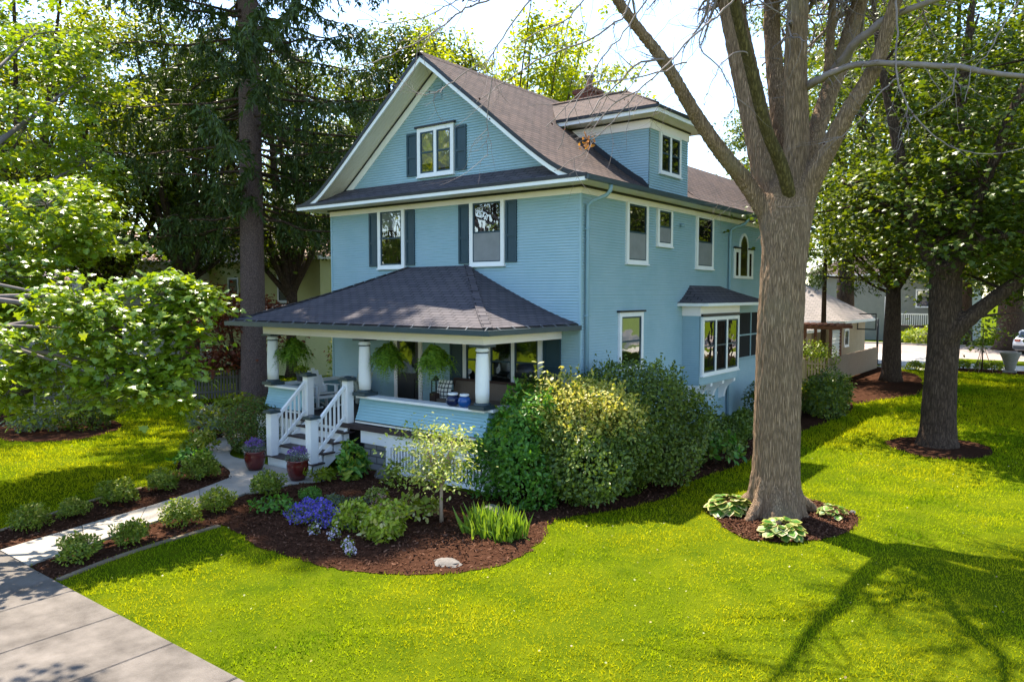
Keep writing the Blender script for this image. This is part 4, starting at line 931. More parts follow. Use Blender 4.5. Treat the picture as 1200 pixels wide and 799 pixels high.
# grey planter on the left knee wall
t = thing('planter', 'charcoal planter of yellow-green plants on the left porch wall', 'planter', (-8.02, -1.75, 1.72))
mb = MB(); mb.lathe([(.14, 0), (.2, .26), (.19, .28)], (-8.02, -1.75, 1.72), 4); mb.build('tub', M['greyp'], t)
p, d = ellip_points((-8.02, -1.75, 2.02), (.22, .22, .12), 420, .2); V, F = leafgeo(p, d + rv(420, .4), d + rv(420, .5), rng.uniform(.04, .07, 420), 'oval'); leaves('foliage', [(V, F, 0)], [M['lf_lime']], t)
# sofa, cushions, table, lamp, lantern, bags
t = thing('wicker_sofa', 'brown wicker sofa with tan cushions under the porch window', 'sofa', (-2.4, -.8, 1.05))
mb = MB(); mb.box(-3.55, -1.25, -1.22, -.4, 1.06, 1.4); mb.box(-3.55, -1.25, -.42, -.3, 1.4, 1.98); mb.box(-3.62, -3.45, -1.22, -.42, 1.4, 1.66); mb.box(-1.35, -1.2, -1.22, -.42, 1.4, 1.66); mb.build('frame', M['wicker'], t, bevel=.03)
for x in (-3.42, -2.4):
    mb = MB(); mb.box(x, x + 1.0, -1.2, -.52, 1.4, 1.54); mb.build('seat_cushion', M['cush'], t, bevel=.04)
    mb = MB(); mb.prism([(x + .01, -.62, 1.54), (x + .99, -.62, 1.54), (x + .97, -.5, 1.93), (x + .03, -.5, 1.93)], (0, .15, 0)); mb.build('back_cushion', M['cush'], t, bevel=.04)
mb = MB(); n_ = 8
for i in range(n_):
    for j in range(n_):
        def pt(i, j):
            a, b = i / n_ - .5, j / n_ - .5; th_ = .07 * (1 - (2 * a) ** 2) * (1 - (2 * b) ** 2); s = 1 - .08 * (1 - abs(2 * a)) * (2 * b) ** 2 
            return a * .46 * (1 - .1 * (1 - (2 * b) ** 2) * 0), b * .46, th_
        q = [pt(i, j), pt(i + 1, j), pt(i + 1, j + 1), pt(i, j + 1)]
        for sg in (1, -1):
            P = [(-3.36 + a, -.98 - sg * h_ + b * .25, 1.75 + b) for a, b, h_ in q]; uvs = [(a + .05, b + .05) for a, b, h_ in q]
            if sg < 0: P, uvs = P[::-1], uvs[::-1]
            mb.poly(P, 0, uvs, True)
o = mb.build('cushion', M['plaid'], None, (-3.36, -.98, 1.55)); tag(o, 'white cushion with dark plaid checks on the porch sofa', 'cushion')
t = thing('side_table', 'dark side table beside the right end of the porch sofa', 'table', (-.95, -.75, 1.05))
mb = MB(); mb.box(-1.2, -.7, -1.0, -.5, 1.6, 1.64); mb.build('tabletop', M['wicker'], t, bevel=.006)
for sx in (-1.17, -.77):
    for sy in (-.97, -.57): mb = MB(); mb.box(sx, sx + .04, sy, sy + .04, 1.05, 1.6); mb.build('leg', M['wicker'], t)
t = thing('table_lamp', 'table lamp with black tapered shade in front of the porch window', 'lamp', (-1.3 + .28, -.75, 1.64))
mb = MB(); mb.lathe([(.1, 0), (.1, .02), (.03, .06), (.07, .2), (.08, .32), (.03, .45), (.012, .5), (.012, .62)], (-1.02, -.75, 1.64), 14); mb.build('lamp_base', M['black'], t)
mb = MB(); mb.lathe([(.26, .55), (.19, .85), (.185, .85), (.255, .55)], (-1.02, -.75, 1.64), 20); mb.build('lamp_shade', M['black'], t)
t = thing('lantern', 'small black lantern standing left of the porch sofa', 'lantern', (-3.85, -.75, 1.05))
mb = MB(); mb.box(-3.97, -3.73, -.87, -.63, 1.05, 1.6); mb.build('stand', M['wicker'], t); mb = MB(); mb.box(-3.94, -3.76, -.84, -.66, 1.6, 1.63); mb.lathe([(.16, .0), (.05, .1), (.02, .14)], (-3.85, -.75, 1.92), 4)
for sx in (-3.94, -3.78):
    for sy in (-.84, -.68): mb.box(sx, sx + .02, sy, sy + .02, 1.63, 1.92)
mb.build('lantern_frame', M['black'], t)
for x, m, lb, s in ((-1.46, 'bagn', 'navy glazed round jar with white rim on the porch wall cap', 1.05), (-1.13, 'bagb', 'royal blue glazed round jar with white rim on the porch wall cap', .95)):
    t = thing('round_jar', lb, 'jar', (x, -2.78, 1.72)); mb = MB()
    mb.lathe([(.07 * s, 0), (.13 * s, .05), (.155 * s, .13), (.13 * s, .2), (.09 * s, .235)], (x, -2.78, 1.72), 18); mb.build('body', M[m], t)
    mb = MB(); mb.lathe([(.09 * s, .232), (.115 * s, .255), (.10 * s, .285), (.085 * s, .285)], (x, -2.78, 1.72), 18); mb.build('rim', M['white'], t)

# ------------------------------------------------------------------ shrubs and flowers
def lumpy(d, seed, amp=.16, k=6):
    r = np.random.default_rng(seed); v = unit(r.normal(0, 1, (k, 3))); f = r.uniform(3, 7, k); ph = r.uniform(0, 6, k)
    return 1 + amp * np.sin((d @ v.T) * f + ph).sum(1) / math.sqrt(k)
def bush_sets(c, rad, n, size, shape, mi=0, seed=1, amp=.16, shell=.62, outw=.8, topmi=None, topfrac=.6, tops=None, base=-.85, jit=.5):
    d = unit(rv(n)); d = d[d[:, 2] > base]; n = len(d)
    k = 1 - np.abs(rng.normal(0, (1 - shell) * .5, n)); k = np.clip(k, .15, 1.06) * lumpy(d, seed, amp)
    P = np.asarray(c) + d * k[:, None] * np.asarray(rad); P[:, 2] = np.maximum(P[:, 2], .03)
    Nn = d * outw + np.array([0, 0, .35]) + rv(n, jit); D = d + np.array([0, 0, .45]) + rv(n, .7)
    m = np.full(n, mi)
    if topmi is not None:
        pr = np.clip((d[:, 2] - tops[0]) / (tops[1] - tops[0]), 0, 1) if tops else np.ones(n)
        m[rng.uniform(0, 1, n) < pr * topfrac] = topmi
    if n > 2000:
        k = n // 110; sd = unit(rv(k)); sd[:, 2] = np.abs(sd[:, 2]); per = 13; L = rng.uniform(.04, .2, k)
        base = np.asarray(c) + sd * lumpy(sd, seed, amp)[:, None] * np.asarray(rad); u = np.linspace(-.3, 1, per)
        dr = unit(sd + np.array([0, 0, .5]) + rv(k, .25))
        Q = (base[:, None, :] + dr[:, None, :] * (L[:, None] * u[None, :] * (max(rad) * .9))[..., None] + rng.normal(0, size * .3, (k, per, 3))).reshape(-1, 3)
        P = np.concatenate([P, Q]); DD = np.repeat(dr, per, 0); Nn = np.concatenate([Nn, np.array([0, 0, .5]) + rv(len(Q), .8)]); D = np.concatenate([D, DD * .5 + rv(len(Q), .7)])
        mm = np.full(len(Q), mi)
        if topmi is not None: mm[rng.uniform(0, 1, len(Q)) < topfrac * .7 * (np.repeat(sd[:, 2], per) > (tops[1] * .5 if tops else 0))] = topmi
        m = np.concatenate([m, mm]); n = len(P)
    V, F = leafgeo(P, Nn, D, size * rng.uniform(.45, 1.45, n), shape)
    return (V, F, m)
def stems(mb, c, rad, n, r0, base, seed=0, top=.75):
    for k in range(n):
        a = random.uniform(0, 6.28); q = random.uniform(.2, top); z = random.uniform(.3, top)
        e = (c[0] + rad[0] * q * math.cos(a), c[1] + rad[1] * q * math.sin(a), c[2] + rad[2] * (z if z < .9 else .9) * .9)
        m_ = ((base[0] * .6 + e[0] * .4) + random.uniform(-.03, .03), (base[1] * .6 + e[1] * .4), base[2] + (e[2] - base[2]) * .55)
        mb.tube([base, m_, e], [r0, r0 * .7, r0 * .3], 5)
def shrub(name, label, x, y, w, h, n, size, shape, mats, group=None, cat='shrub', **kw):
    t = thing(name, label, cat, (x, y, 0), group); rz = h * .54; c = (x, y, h - rz); rad = (w / 2, w / 2, rz)
    leaves('foliage', [bush_sets(c, rad, n, size, shape, **kw)], mats, t)
    mb = MB(); stems(mb, c, rad, 7, max(.008, w * .012), (x, y, 0)); mb.build('stem', M['bark_dark'], t); return t
def copy_thing(src, loc, rz=0, s=1, label=None):
    r = src.copy(); C.objects.link(r); r.location = loc; r.rotation_euler = (0, 0, rz); r.scale = (s, s, s); ORIG[r.name] = tuple(loc)
    if label: r['label'] = label
    for ch in src.children:
        c = ch.copy(); C.objects.link(c); c.parent = r
        for g in ch.children: d = g.copy(); C.objects.link(d); d.parent = c
    return r
azL = [(-5.22, -9.63, .64, .52), (-5.4, -8.84, .55, .5), (-5.6, -7.93, .78, .62), (-5.9, -6.86, .75, .6), (-6.2, -5.85, .82, .66)]
azR = [(-2.92, -9.82, .64, .53), (-3.05, -8.95, .6, .48), (-3.35, -7.91, .64, .5), (-3.62, -7.02, .71, .53), (-3.87, -5.75, .76, .62)]
nm = ['nearest the sidewalk', 'second from the sidewalk', 'third from the sidewalk', 'fourth from the sidewalk', 'nearest the steps']
protos = []
for k in range(3):
    t = shrub('azalea_shrub', 'x', *azL[k][:2], .66, .53, 2600, .058, 'oval', [M['lf_azalea'], M['lf_gold']], 'rounded shrubs lining the walkway', seed=k + 3, amp=.3, shell=.5, topmi=1, topfrac=[.10, .3, .06][k], tops=(.0, .8), base=-.5, jit=.7)
    t['label'] = 'rounded shrub left of the walkway, ' + nm[k]; protos.append(t)
i = 0
for lst, sd_ in ((azL, 'left'), (azR, 'right')):
    for k, (x, y, w_, h_) in enumerate(lst):
        if sd_ == 'left' and k < 3: protos[k].scale = (w_ / .66 * .84,) * 3; continue
        copy_thing(protos[[2, 0, 1, 2, 0, 2, 2][i]], (x, y, 0), rng.uniform(0, 6), w_ / .66 * rng.uniform(.78, .9), 'rounded shrub %s of the walkway, %s' % (sd_, nm[k])); i += 1
shrub('perennial', 'low leafy perennial at the bend of the walkway beside the left lawn', -7.5, -5.25, .8, .42, 700, .10, 'oval', [M['lf_privet'], M['lf_lime']], cat='plant', seed=9, amp=.3, base=-.2)
shrub('perennial', 'flat leafy perennial farther back along the walkway edge near the dark hedge', -8.9, -4.35, .9, .4, 700, .10, 'oval', [M['lf_mid'], M['lf_azalea']], cat='plant', seed=19, amp=.3, base=-.2)
shrub('perennial', 'small leafy plant where the walkway fades behind the hedge', -9.9, -3.6, .7, .36, 450, .09, 'oval', [M['lf_azalea'], M['lf_gold']], cat='plant', seed=21, amp=.3, base=-.2, topmi=1, topfrac=.3)
shrub('ground_cover', 'low leafy ground cover at the left end of the front bed', -2.75, -6.35, .75, .26, 600, .08, 'oval', [M['lf_privet'], M['lf_lime']], cat='plant', seed=5, amp=.35, base=-.1)
shrub('cushion_plant', 'small bright green mound above the blue flowers', -2.75, -5.55, .46, .32, 1500, .035, 'oval', [M['lf_privet']], cat='plant', seed=2, amp=.1, base=-.3)
shrub('cushion_plant', 'little grey-green mound between green mound and blue flowers', -2.15, -5.45, .42, .24, 900, .04, 'oval', [M['lf_grey'], M['lf_mid']], cat='plant', seed=4, amp=.15, base=-.3, topmi=1, topfrac=.3)
shrub('cushion_plant', 'bluish cushion plant right behind the blue flowers', -1.6, -5.35, .5, .26, 1000, .04, 'needle', [M['lf_grey']], cat='plant', seed=4, amp=.15, base=-.3)
shrub('cushion_plant', 'pale yellow-green tuft at the back of the front bed', -1.75, -4.75, .5, .28, 800, .05, 'oval', [M['lf_azalea'], M['lf_var']], cat='plant', seed=6, amp=.2, base=-.3, topmi=1, topfrac=.3)
shrub('hydrangea', 'fresh green leafy shrub beside the stone pier at the steps', -3.6, -3.75, .62, .82, 650, .13, 'oval', [M['lf_privet'], M['lf_lime']], seed=8, amp=.25, topmi=1, topfrac=.3)
shrub('young_shrub', 'thin open green shrub in front of the white lattice', -2.3, -3.75, .5, .72, 260, .09, 'oval', [M['lf_mid']], seed=12, amp=.4, shell=.3)
shrub('perennial', 'low green perennial at the foot of the right stair post', -3.85, -4.4, .6, .3, 420, .09, 'oval', [M['lf_mid'], M['lf_lime']], cat='plant', seed=13, amp=.3, base=-.1)
shrub('lime_shrub', 'left of two lime-green leafy mounds right of the blue flowers', -.75, -6.15, .66, .52, 900, .085, 'oval', [M['lf_lime'], M['lf_var']], cat='shrub', group='lime green mounds in the front bed', seed=14, amp=.25, topmi=1, topfrac=.15)
shrub('lime_shrub', 'right and larger of two lime-green leafy mounds beside the tree stem', .05, -6.2, .78, .58, 1200, .085, 'oval', [M['lf_lime'], M['lf_var']], cat='shrub', group='lime green mounds in the front bed', seed=15, amp=.25, topmi=1, topfrac=.15)
shrub('variegated_perennial', 'cream edged and reddish perennial left of the slim tree stem', -.25, -5.15, .75, .42, 500, .11, 'oval', [M['lf_mid'], M['lf_var'], M['lf_red']], cat='plant', seed=16, amp=.3, topmi=1, topfrac=.45, base=-.1)
shrub('pink_flower', 'pinkish flowers and leaves behind the lime mounds', -1.0, -5.2, .6, .3, 420, .07, 'oval', [M['lf_mid'], M['fl_pink']], cat='flowers', seed=17, amp=.3, topmi=1, topfrac=.45, base=-.1)
# blue creeping phlox
t = thing('blue_phlox', 'patch of violet-blue flowers spreading low in the front bed', 'flowers', (-1.75, -6.35, 0))
n = 1900; a = rng.uniform(0, 6.28, n); rr_ = np.sqrt(rng.uniform(0, 1, n)) * (1 + .18 * np.sin(3 * a + 1) + .1 * np.sin(7 * a))
P = np.column_stack([-1.75 + rr_ * np.cos(a) * .82, -6.2 + rr_ * np.sin(a) * .42 - .10 * np.cos(a), .04 + .22 * (1 - rr_ ** 2 * .7) * rng.uniform(.25, 1.25, n) * (1 + .35 * np.sin(a * 5 + rr_ * 9))])
V, F = leafgeo(P, np.array([0, -.3, 1]) + rv(n, .5), rv(n), rng.uniform(.03, .055, n), 'round'); leaves('flower', [(V, F, 0)], [M['fl_blue']], t)
V, F = leafgeo(P * np.array([1, 1, .72]), rv(n), np.array([0, 0, 1.]) + rv(n, .6), rng.uniform(.05, .11, n), 'needle'); leaves('foliage', [(V, F, 0)], [M['lf_mid']], t)
for x, y, s, lb in ((-1.1, -6.75, .16, 'small pale lilac flower clump left of the lime mounds'), (-.62, -6.72, .17, 'larger pale lilac flower clump in front of the left lime mound'), (.0, -6.95, .17, 'pale lilac flower clump in front of the right lime mound'), (.22, -7.1, .14, 'smallest pale lilac flower clump nearest the lawn edge')):
    shrub('pale_flower', lb, x, y, s * 1.2, s * 1.2, 160, .035, 'round', [M['fl_pale'], M['lf_mid']], 'pale flower clumps in the mulch', cat='flowers', seed=31, topmi=1, topfrac=.5, amp=.35)
# sword-leaved iris clump
t = thing('iris_clump', 'clump of tall sword-like green leaves at the bed edge', 'plant', (1.4, -4.95, 0))
n = 380; bx_ = np.column_stack([1.4 + rng.uniform(-.5, .5, n), -4.9 + rng.normal(0, .15, n), np.zeros(n)]); out_ = (bx_ - np.array([1.4, -4.9, 0])) * .35
D = out_ + np.array([0, 0, 1.]) + rv(n, .2); V, F = leafgeo(bx_, rv(n) * [1, 1, .2], D, rng.uniform(.3, .56, n), 'blade'); leaves('sword_leaf', [(V, F, 0)], [M['lf_iris']], t)
# slim variegated ornamental tree
t = thing('ornamental_tree', 'slim stemmed small tree with cream variegated leaves in front bed', 'tree', (.2, -4.95, 0))
mb = MB(); mb.tube([(.2, -4.95, 0), (.17, -4.93, .3), (.21, -4.96, .62), (.16, -4.94, .95)], [.04, .033, .03, .02], 7)
cs = []
for k in range(26):
    a = random.uniform(0, 6.28); q = random.uniform(.3, .82); z = random.uniform(.75, 1.65); e = (.12 + q * math.cos(a) * .78, -4.9 + q * math.sin(a) * .7, z)
    mb.tube([(.19, -4.95, .55 + .02 * k * .6), (.19 + (e[0] - .19) * .5, -4.95 + (e[1] + 4.95) * .5, z * .6 + .25), e], [.016, .011, .004], 5); cs.append(e)
mb.build('trunk', M['wood'], t)
cs = np.array(cs + [(.12 + random.gauss(0, .33), -4.9 + random.gauss(0, .3), random.uniform(.75, 1.65)) for _ in range(34)])
leaves('crown', [spray_leaves(cs, .38, 42, .075, 'oval', .6, .1, .6)], [leafmat('yellow_variegated_leaves', [(.16, .24, .03), (.26, .33, .05), (.38, .42, .10), (.52, .52, .22)], .4, .45, .3, (1.15, 1.15, .6))], t)
# large shrubs at the house corner
shrub('privet_shrub', 'tall fresh green shrub at the right end of the porch wall', .35, -2.75, 1.95, 2.1, 9500, .095, 'oval', [M['lf_privet'], M['lf_lime']], seed=41, amp=.22, shell=.6, topmi=1, topfrac=.2, tops=(.2, 1))
t = shrub('yew_shrub', 'large rounded shrub with golden new growth on its sunny top', 1.35, -1.75, 2.6, 2.35, 28000, .075, 'oval', [M['lf_yew'], M['lf_gold'], M['lf_azalea']], seed=42, amp=.2, shell=.66, topmi=1, topfrac=.9, tops=(.1, .7), jit=.55)
shrub('yew_shrub', 'huge dark green rounded shrub against the blue side wall', 1.15, .35, 3.5, 2.36, 38000, .075, 'oval', [M['lf_yew'], M['lf_azalea']], seed=43, amp=.2, shell=.68, topmi=1, topfrac=.25, tops=(.1, .9))
shrub('yew_shrub', 'dark green shrub against the house corner behind the golden shrub', -.0, -.85, 2.0, 2.15, 16000, .075, 'oval', [M['lf_yew'], M['lf_mid']], seed=47, amp=.2, shell=.62, topmi=1, topfrac=.2)
shrub('variegated_shrub', 'loose cream-leaved shrub squeezed between green and golden shrubs', .75, -2.35, 1.0, 2.2, 1900, .10, 'oval', [M['lf_var'], M['lf_azalea']], seed=44, amp=.3, shell=.4, topmi=1, topfrac=.3)
shrub('fern_clump', 'bright low leafy clump at the foot of the huge dark shrub', 2.3, 2.5, 1.2, .75, 700, .16, 'oval', [M['lf_privet'], M['lf_yew']], cat='plant', seed=45, amp=.3, topmi=1, topfrac=.5, base=-.3)
shrub('side_shrub', 'dark low shrub below the bay window near the big tree', 1.75, 4.3, 1.4, .85, 4200, .085, 'oval', [M['lf_yew']], seed=46, amp=.2)
shrub('side_shrub', 'dark shrub under the bay window brackets', 1.6, 6.6, 1.2, .75, 3200, .085, 'oval', [M['lf_yew']], seed=48, amp=.2)
shrub('side_shrub', 'dark shrub against the wall behind the bay window', 1.25, 9.6, 1.5, 1.45, 3600, .085, 'oval', [M['lf_yew']], seed=49, amp=.2)
shrub('side_shrub', 'dark rounded shrub right of the big bare trunk', 2.25, 11.6, 1.7, 1.25, 4200, .09, 'oval', [M['lf_yew'], M['lf_mid']], seed=50, amp=.2, topmi=1, topfrac=.2)
shrub('side_shrub', 'far dark shrub in front of the picket fence corner', 1.7, 14.6, 1.6, 1.3, 3200, .09, 'oval', [M['lf_yew']], seed=51, amp=.2)
shrub('boxwood_hedge', 'dark clipped hedge shrub left of the porch steps', -7.95, -3.35, 1.5, 1.32, 9500, .05, 'oval', [M['lf_yew'], M['lf_red']], seed=52, amp=.1, shell=.75, topmi=1, topfrac=.12)
shrub('boxwood_hedge', 'dark hedge shrub behind the clipped one by the porch wall', -9.1, -2.1, 1.5, 1.2, 7000, .05, 'oval', [M['lf_yew']], seed=58, amp=.1, shell=.75)
shrub('grassy_perennial', 'blue-green grassy clump left of the dark hedge', -11.3, -2.6, 1.2, .75, 1500, .22, 'needle', [M['lf_grey'], M['lf_mid']], cat='plant', seed=53, topmi=1, topfrac=.5, base=-.1)
shrub('grassy_perennial', 'smaller grassy clump between hedge and lawn', -10.2, -2.9, .8, .55, 800, .2, 'needle', [M['lf_grey'], M['lf_mid']], cat='plant', seed=54, topmi=1, topfrac=.5, base=-.1)
shrub('shade_shrub', 'green leafy shrub in front of the left picket fence', -13.2, -.6, 1.4, .8, 1500, .1, 'oval', [M['lf_mid']], seed=55, amp=.3)
shrub('shade_shrub', 'dark shrub under the leafy maple at the lawn edge', -15.2, -4.3, 1.8, 1.1, 2600, .09, 'oval', [M['lf_dark']], seed=56, amp=.3)
shrub('shade_shrub', 'pale green low shrub at the far left bed', -15.6, -5.6, 1.4, .8, 1500, .09, 'oval', [M['lf_grey'], M['lf_azalea']], seed=57, amp=.3, topmi=1, topfrac=.4)
def hosta(label, x, y, w_, h_, n):
    t = thing('hosta', label, 'plant', (x, y, 0), 'hostas at the foot of the big tree')
    a = rng.uniform(0, 6.28, n); el = rng.uniform(.25, 1.2, n); d = np.column_stack([np.cos(a) * np.cos(el), np.sin(a) * np.cos(el), np.sin(el)])
    P = np.array([x, y, .04]) + d * np.array([w_ * .36, w_ * .36, h_ * .62]); Nn = np.array([0, 0, 1.]) + d * .5 + rv(n, .2); D = d * [1, 1, .15] + rv(n, .15) - [0, 0, .25]; s = w_ * .26 * rng.uniform(.7, 1.2, n)
    V, F = leafgeo(P, Nn, D, s, 'round'); V2, F2 = leafgeo(P + unit(Nn) * .006 + unit(D) * (s * .07)[:, None], Nn, D, s * .78, 'round', .78)
    leaves('leaf_edge', [(V, F, 0)], [M['lf_var']], t); leaves('leaf_heart', [(V2, F2, 0)], [M['lf_privet']], t)
hosta('large cream-edged hosta left of the big trunk', 4.1, -1.2, .85, .46, 110); hosta('cream-edged hosta in front of the big trunk', 5.35, -2.05, .72, .4, 80); hosta('small hosta peeking out right of the big trunk', 5.72, -.35, .5, .32, 50)
# glazed pots of lavender
for x, y, lb in ((-6.0, -4.62, 'oxblood glazed pot of purple flowers left of the steps'), (-4.4, -4.62, 'oxblood glazed pot of purple flowers right of the steps')):
    t = thing('flower_pot', lb, 'flower pot', (x, y, .04), 'glazed pots at the porch steps')
    mb = MB(); mb.lathe([(.15, 0), (.2, .1), (.235, .24), (.235, .34), (.225, .40), (.25, .42), (.25, .45), (.22, .45), (.21, .40)], (x, y, .036), 24); mb.build('pot', M['pot'], t)
    mb = MB(); mb.lathe([(.215, .39), (.1, .41)], (x, y, .036), 16); mb.build('soil', M['soil'], t)
    s1 = bush_sets((x, y, .52), (.25, .25, .16), 900, .07, 'needle', seed=61, base=-.3); leaves('foliage', [s1], [M['lf_grey']], t)
    p, d = ellip_points((x, y, .60), (.24, .24, .16), 420, .5); p = p[d[:, 2] > 0]; V, F = leafgeo(p, rv(len(p)), rv(len(p)) + [0, 0, 1], rng.uniform(.035, .06, len(p)), 'oval'); leaves('flower', [(V, F, 0)], [M['fl_lav']], t)
def rock(name, label, x, y, w_, h_, m='rock', seed=0):
    r = np.random.default_rng(seed); mb = MB(); prof = []
    n = 14; rows = 6
    for i in range(rows + 1):
        ph = math.pi / 2 * i / rows
        for k in range(n): pass
    base = len(mb.v); g = [[None] * n for _ in range(rows + 1)]
    off = r.uniform(.8, 1.2, (rows + 1, n)); 
    for i in range(rows + 1):
        ph = math.pi / 2 * i / rows; rad = math.cos(ph)
        for k in range(n):
            a = 6.283 * k / n; o_ = off[i][k]; g[i][k] = (x + w_ / 2 * rad * o_ * math.cos(a), y + w_ / 2 * .8 * rad * o_ * math.sin(a), h_ * math.sin(ph) * (.9 + .1 * o_))
    for i in range(rows):
        for k in range(n): mb.poly([g[i][k], g[i][(k + 1) % n], g[i + 1][(k + 1) % n], g[i + 1][k]])
    o = mb.build(name, M[m], None, (x, y, 0)); tag(o, label, 'rock'); return o
rock('flat_stone', 'flat pale stone in the mulch at the front lawn edge', 1.7, -6.45, .46, .07, seed=3)
rock('garden_rock', 'rounded pale rock at the foot of the stone pier', -3.15, -3.25, .42, .24, seed=4); rock('garden_rock', 'brown rock under the slim variegated tree', .75, -4.2, .5, .26, seed=5)
rock('lawn_stone', 'tiny white stone lying on the lawn right of the big trunk', 5.95, .15, .13, .07, seed=7)

# ------------------------------------------------------------------ trees
def fused(paths, voxel, name, m, parent, rough=0.0, smooth=1):
    """tubes fused into one bark surface"""
    mb = MB()
    for p in paths: mb.tube(p[0], p[1], 12)
    tmp = bpy.data.objects.new('tmp', mb.mesh('tmp', m)); C.objects.link(tmp)
    md = tmp.modifiers.new('r', 'REMESH'); md.mode = 'VOXEL'; md.voxel_size = voxel; md.use_smooth_shade = True
    s = tmp.modifiers.new('s', 'SMOOTH'); s.iterations = smooth; s.factor = .5
    dg = bpy.context.evaluated_depsgraph_get(); me = bpy.data.meshes.new_from_object(tmp.evaluated_get(dg))
    n = len(me.vertices); v = np.zeros(n * 3, np.float32); me.vertices.foreach_get('co', v); v = v.reshape(-1, 3)
    if rough:
        nn = np.zeros(n * 3, np.float32); me.vertices.foreach_get('normal', nn); nn = nn.reshape(-1, 3)
        q = v * np.array([30., 30., 3.2]); d = np.zeros(n)
        r = np.random.default_rng(5)
        for k in range(9):
            w_ = r.normal(0, 1, 3) * (1 + .35 * k) * .8; d += np.abs(np.sin(q @ w_ + r.uniform(0, 6) + 1.2 * np.sin(q @ (w_[[1, 2, 0]] * .6)))) / (1 + .35 * k)
        d -= d.mean(); v = v + nn * (d * rough)[:, None]
    v = v - np.array(origin_of(parent), np.float32); me.vertices.foreach_set('co', v.astype(np.float32).ravel())
    me.materials.clear(); me.materials.append(m)
    me.polygons.foreach_set('use_smooth', np.ones(len(me.polygons), bool)); me.update()
    bpy.data.objects.remove(tmp); me.name = name
    return link(name, me, parent)
def wiggle(pts, per=4, amp=.03):
    P = smooth_closed(pts, per, False); return [tuple(np.array(p) + np.concatenate([rng.normal(0, amp, 3), np.zeros(len(p) - 3)])) for p in P]
def twig(mb, p, d, L, r, lvl, droop=.12, curl=.25, kids=(2, 4), n=4):
    """bare branchlet: wandering path whose tip turns up, with side shoots"""
    p = np.array(p, float); d = unit(np.array(d, float)); k = max(4, int(L / .13)); pts = [p.copy()]; st = L / k
    bend = rng.normal(0, curl, 3)
    for i in range(k):
        t = i / k; d = unit(d + bend * .25 + rng.normal(0, .16, 3) + np.array([0, 0, -droop * (1 - t) + droop * 1.3 * t])); p = p + d * st; pts.append(p.copy())
    rs = [r * (1 - .75 * i / k) for i in range(k + 1)]
    mb.tube(pts, rs, n, cap=False)
    if lvl > 0:
        for _ in range(rng.integers(*kids) + (1 if L > 1 else 0)):
            i = rng.integers(1, k); dd = unit(pts[i + 1] - pts[i]); sd = unit(np.cross(dd, rng.normal(0, 1, 3)))
            twig(mb, pts[i], dd * .6 + sd * .8, L * rng.uniform(.3, .6), rs[i] * .62, lvl - 1, droop, curl, kids, 3 if lvl == 1 else n)
# --- the big bare tree
tr = thing('bare_tree', 'big thick-trunked tree with bare spreading limbs on front lawn', 'tree', (4.85, -.72, 0))
LIMB = {
 'trunk': [(4.80, -.78, -.1, .56), (4.80, -.77, .15, .49), (4.80, -.76, .5, .45), (4.80, -.75, 1.2, .425), (4.80, -.74, 2.4, .415), (4.81, -.72, 3.6, .41), (4.83, -.66, 4.6, .405), (4.82, -.56, 5.3, .43), (4.80, -.46, 5.9, .40), (4.80, -.42, 6.35, .15)],
 'L1': [(4.69, -0.58, 4.9, 0.159), (4.6, -0.55, 5.45, 0.234), (4.35, -0.7, 5.87, 0.18), (4.11, -0.91, 6.28, 0.158), (3.86, -1.32, 6.72, 0.144), (3.55, -1.77, 7.35, 0.128), (3.22, -2.33, 8.18, 0.109), (2.87, -2.8, 8.79, 0.094), (2.64, -3.2, 9.27, 0.086), (2.33, -3.75, 10.04, 0.065), (1.9, -4.5, 10.9, 0.036)],
 'L2': [(4.7, -0.49, 4.9, 0.229), (4.62, -0.4, 5.4, 0.336), (4.45, -0.26, 5.95, 0.302), (4.16, -0.18, 7.15, 0.273), (3.8, -0.09, 8.52, 0.256), (3.45, 0, 9.93, 0.235), (2.87, 0.23, 12.17, 0.185), (2.18, 0.42, 14.87, 0.092)],
 'L3': [(4.75, -0.25, 4.9, 0.16), (4.7, 0.0, 5.4, 0.235), (4.55, 0.25, 6.3, 0.21), (4.25, 0.59, 7.93, 0.181), (4.07, 0.78, 9.02, 0.168), (3.94, 1.02, 10.13, 0.16), (3.9, 1.54, 12.38, 0.118), (3.89, 2.24, 15.14, 0.059)],
 'L4': [(4.84, -0.49, 4.9, 0.217), (4.86, -0.4, 5.4, 0.319), (4.9, -0.35, 6.2, 0.252), (4.92, -0.35, 7.18, 0.22), (4.88, -0.41, 8.41, 0.202), (4.92, -0.42, 9.47, 0.185), (5.0, -0.36, 11.28, 0.143), (5.06, -0.51, 13.54, 0.059)],
 'L5': [(4.84, -0.25, 4.9, 0.172), (4.86, 0, 5.4, 0.252), (4.9, 0.3, 6.3, 0.197), (4.98, 0.58, 7.17, 0.178), (5.15, 1.04, 8.22, 0.168), (5.31, 1.48, 9.12, 0.164), (5.43, 1.9, 10.05, 0.151), (5.84, 2.89, 12.33, 0.101), (6.36, 4.12, 14.96, 0.05)],
 'L5b': [(5.07, 0.95, 7.7, 0.109), (5.06, 1.14, 8.75, 0.092), (5.05, 1.35, 9.97, 0.076), (5.08, 1.62, 11.55, 0.05)],
 'L6': [(4.9, -0.49, 4.9, 0.195), (4.95, -0.4, 5.4, 0.286), (5.12, -0.4, 5.95, 0.21), (5.42, -0.4, 6.58, 0.172), (5.83, -0.4, 7.35, 0.15), (6.21, -0.3, 8.05, 0.131), (6.41, -0.36, 8.64, 0.117), (6.59, -0.43, 9.22, 0.103), (7.17, -0.65, 10.49, 0.064), (8.04, -0.51, 11.81, 0.034)],
}
def lp(a): P = smooth_closed(a, 3, False); return [tuple(p[:3]) for p in P], [float(p[3]) for p in P]
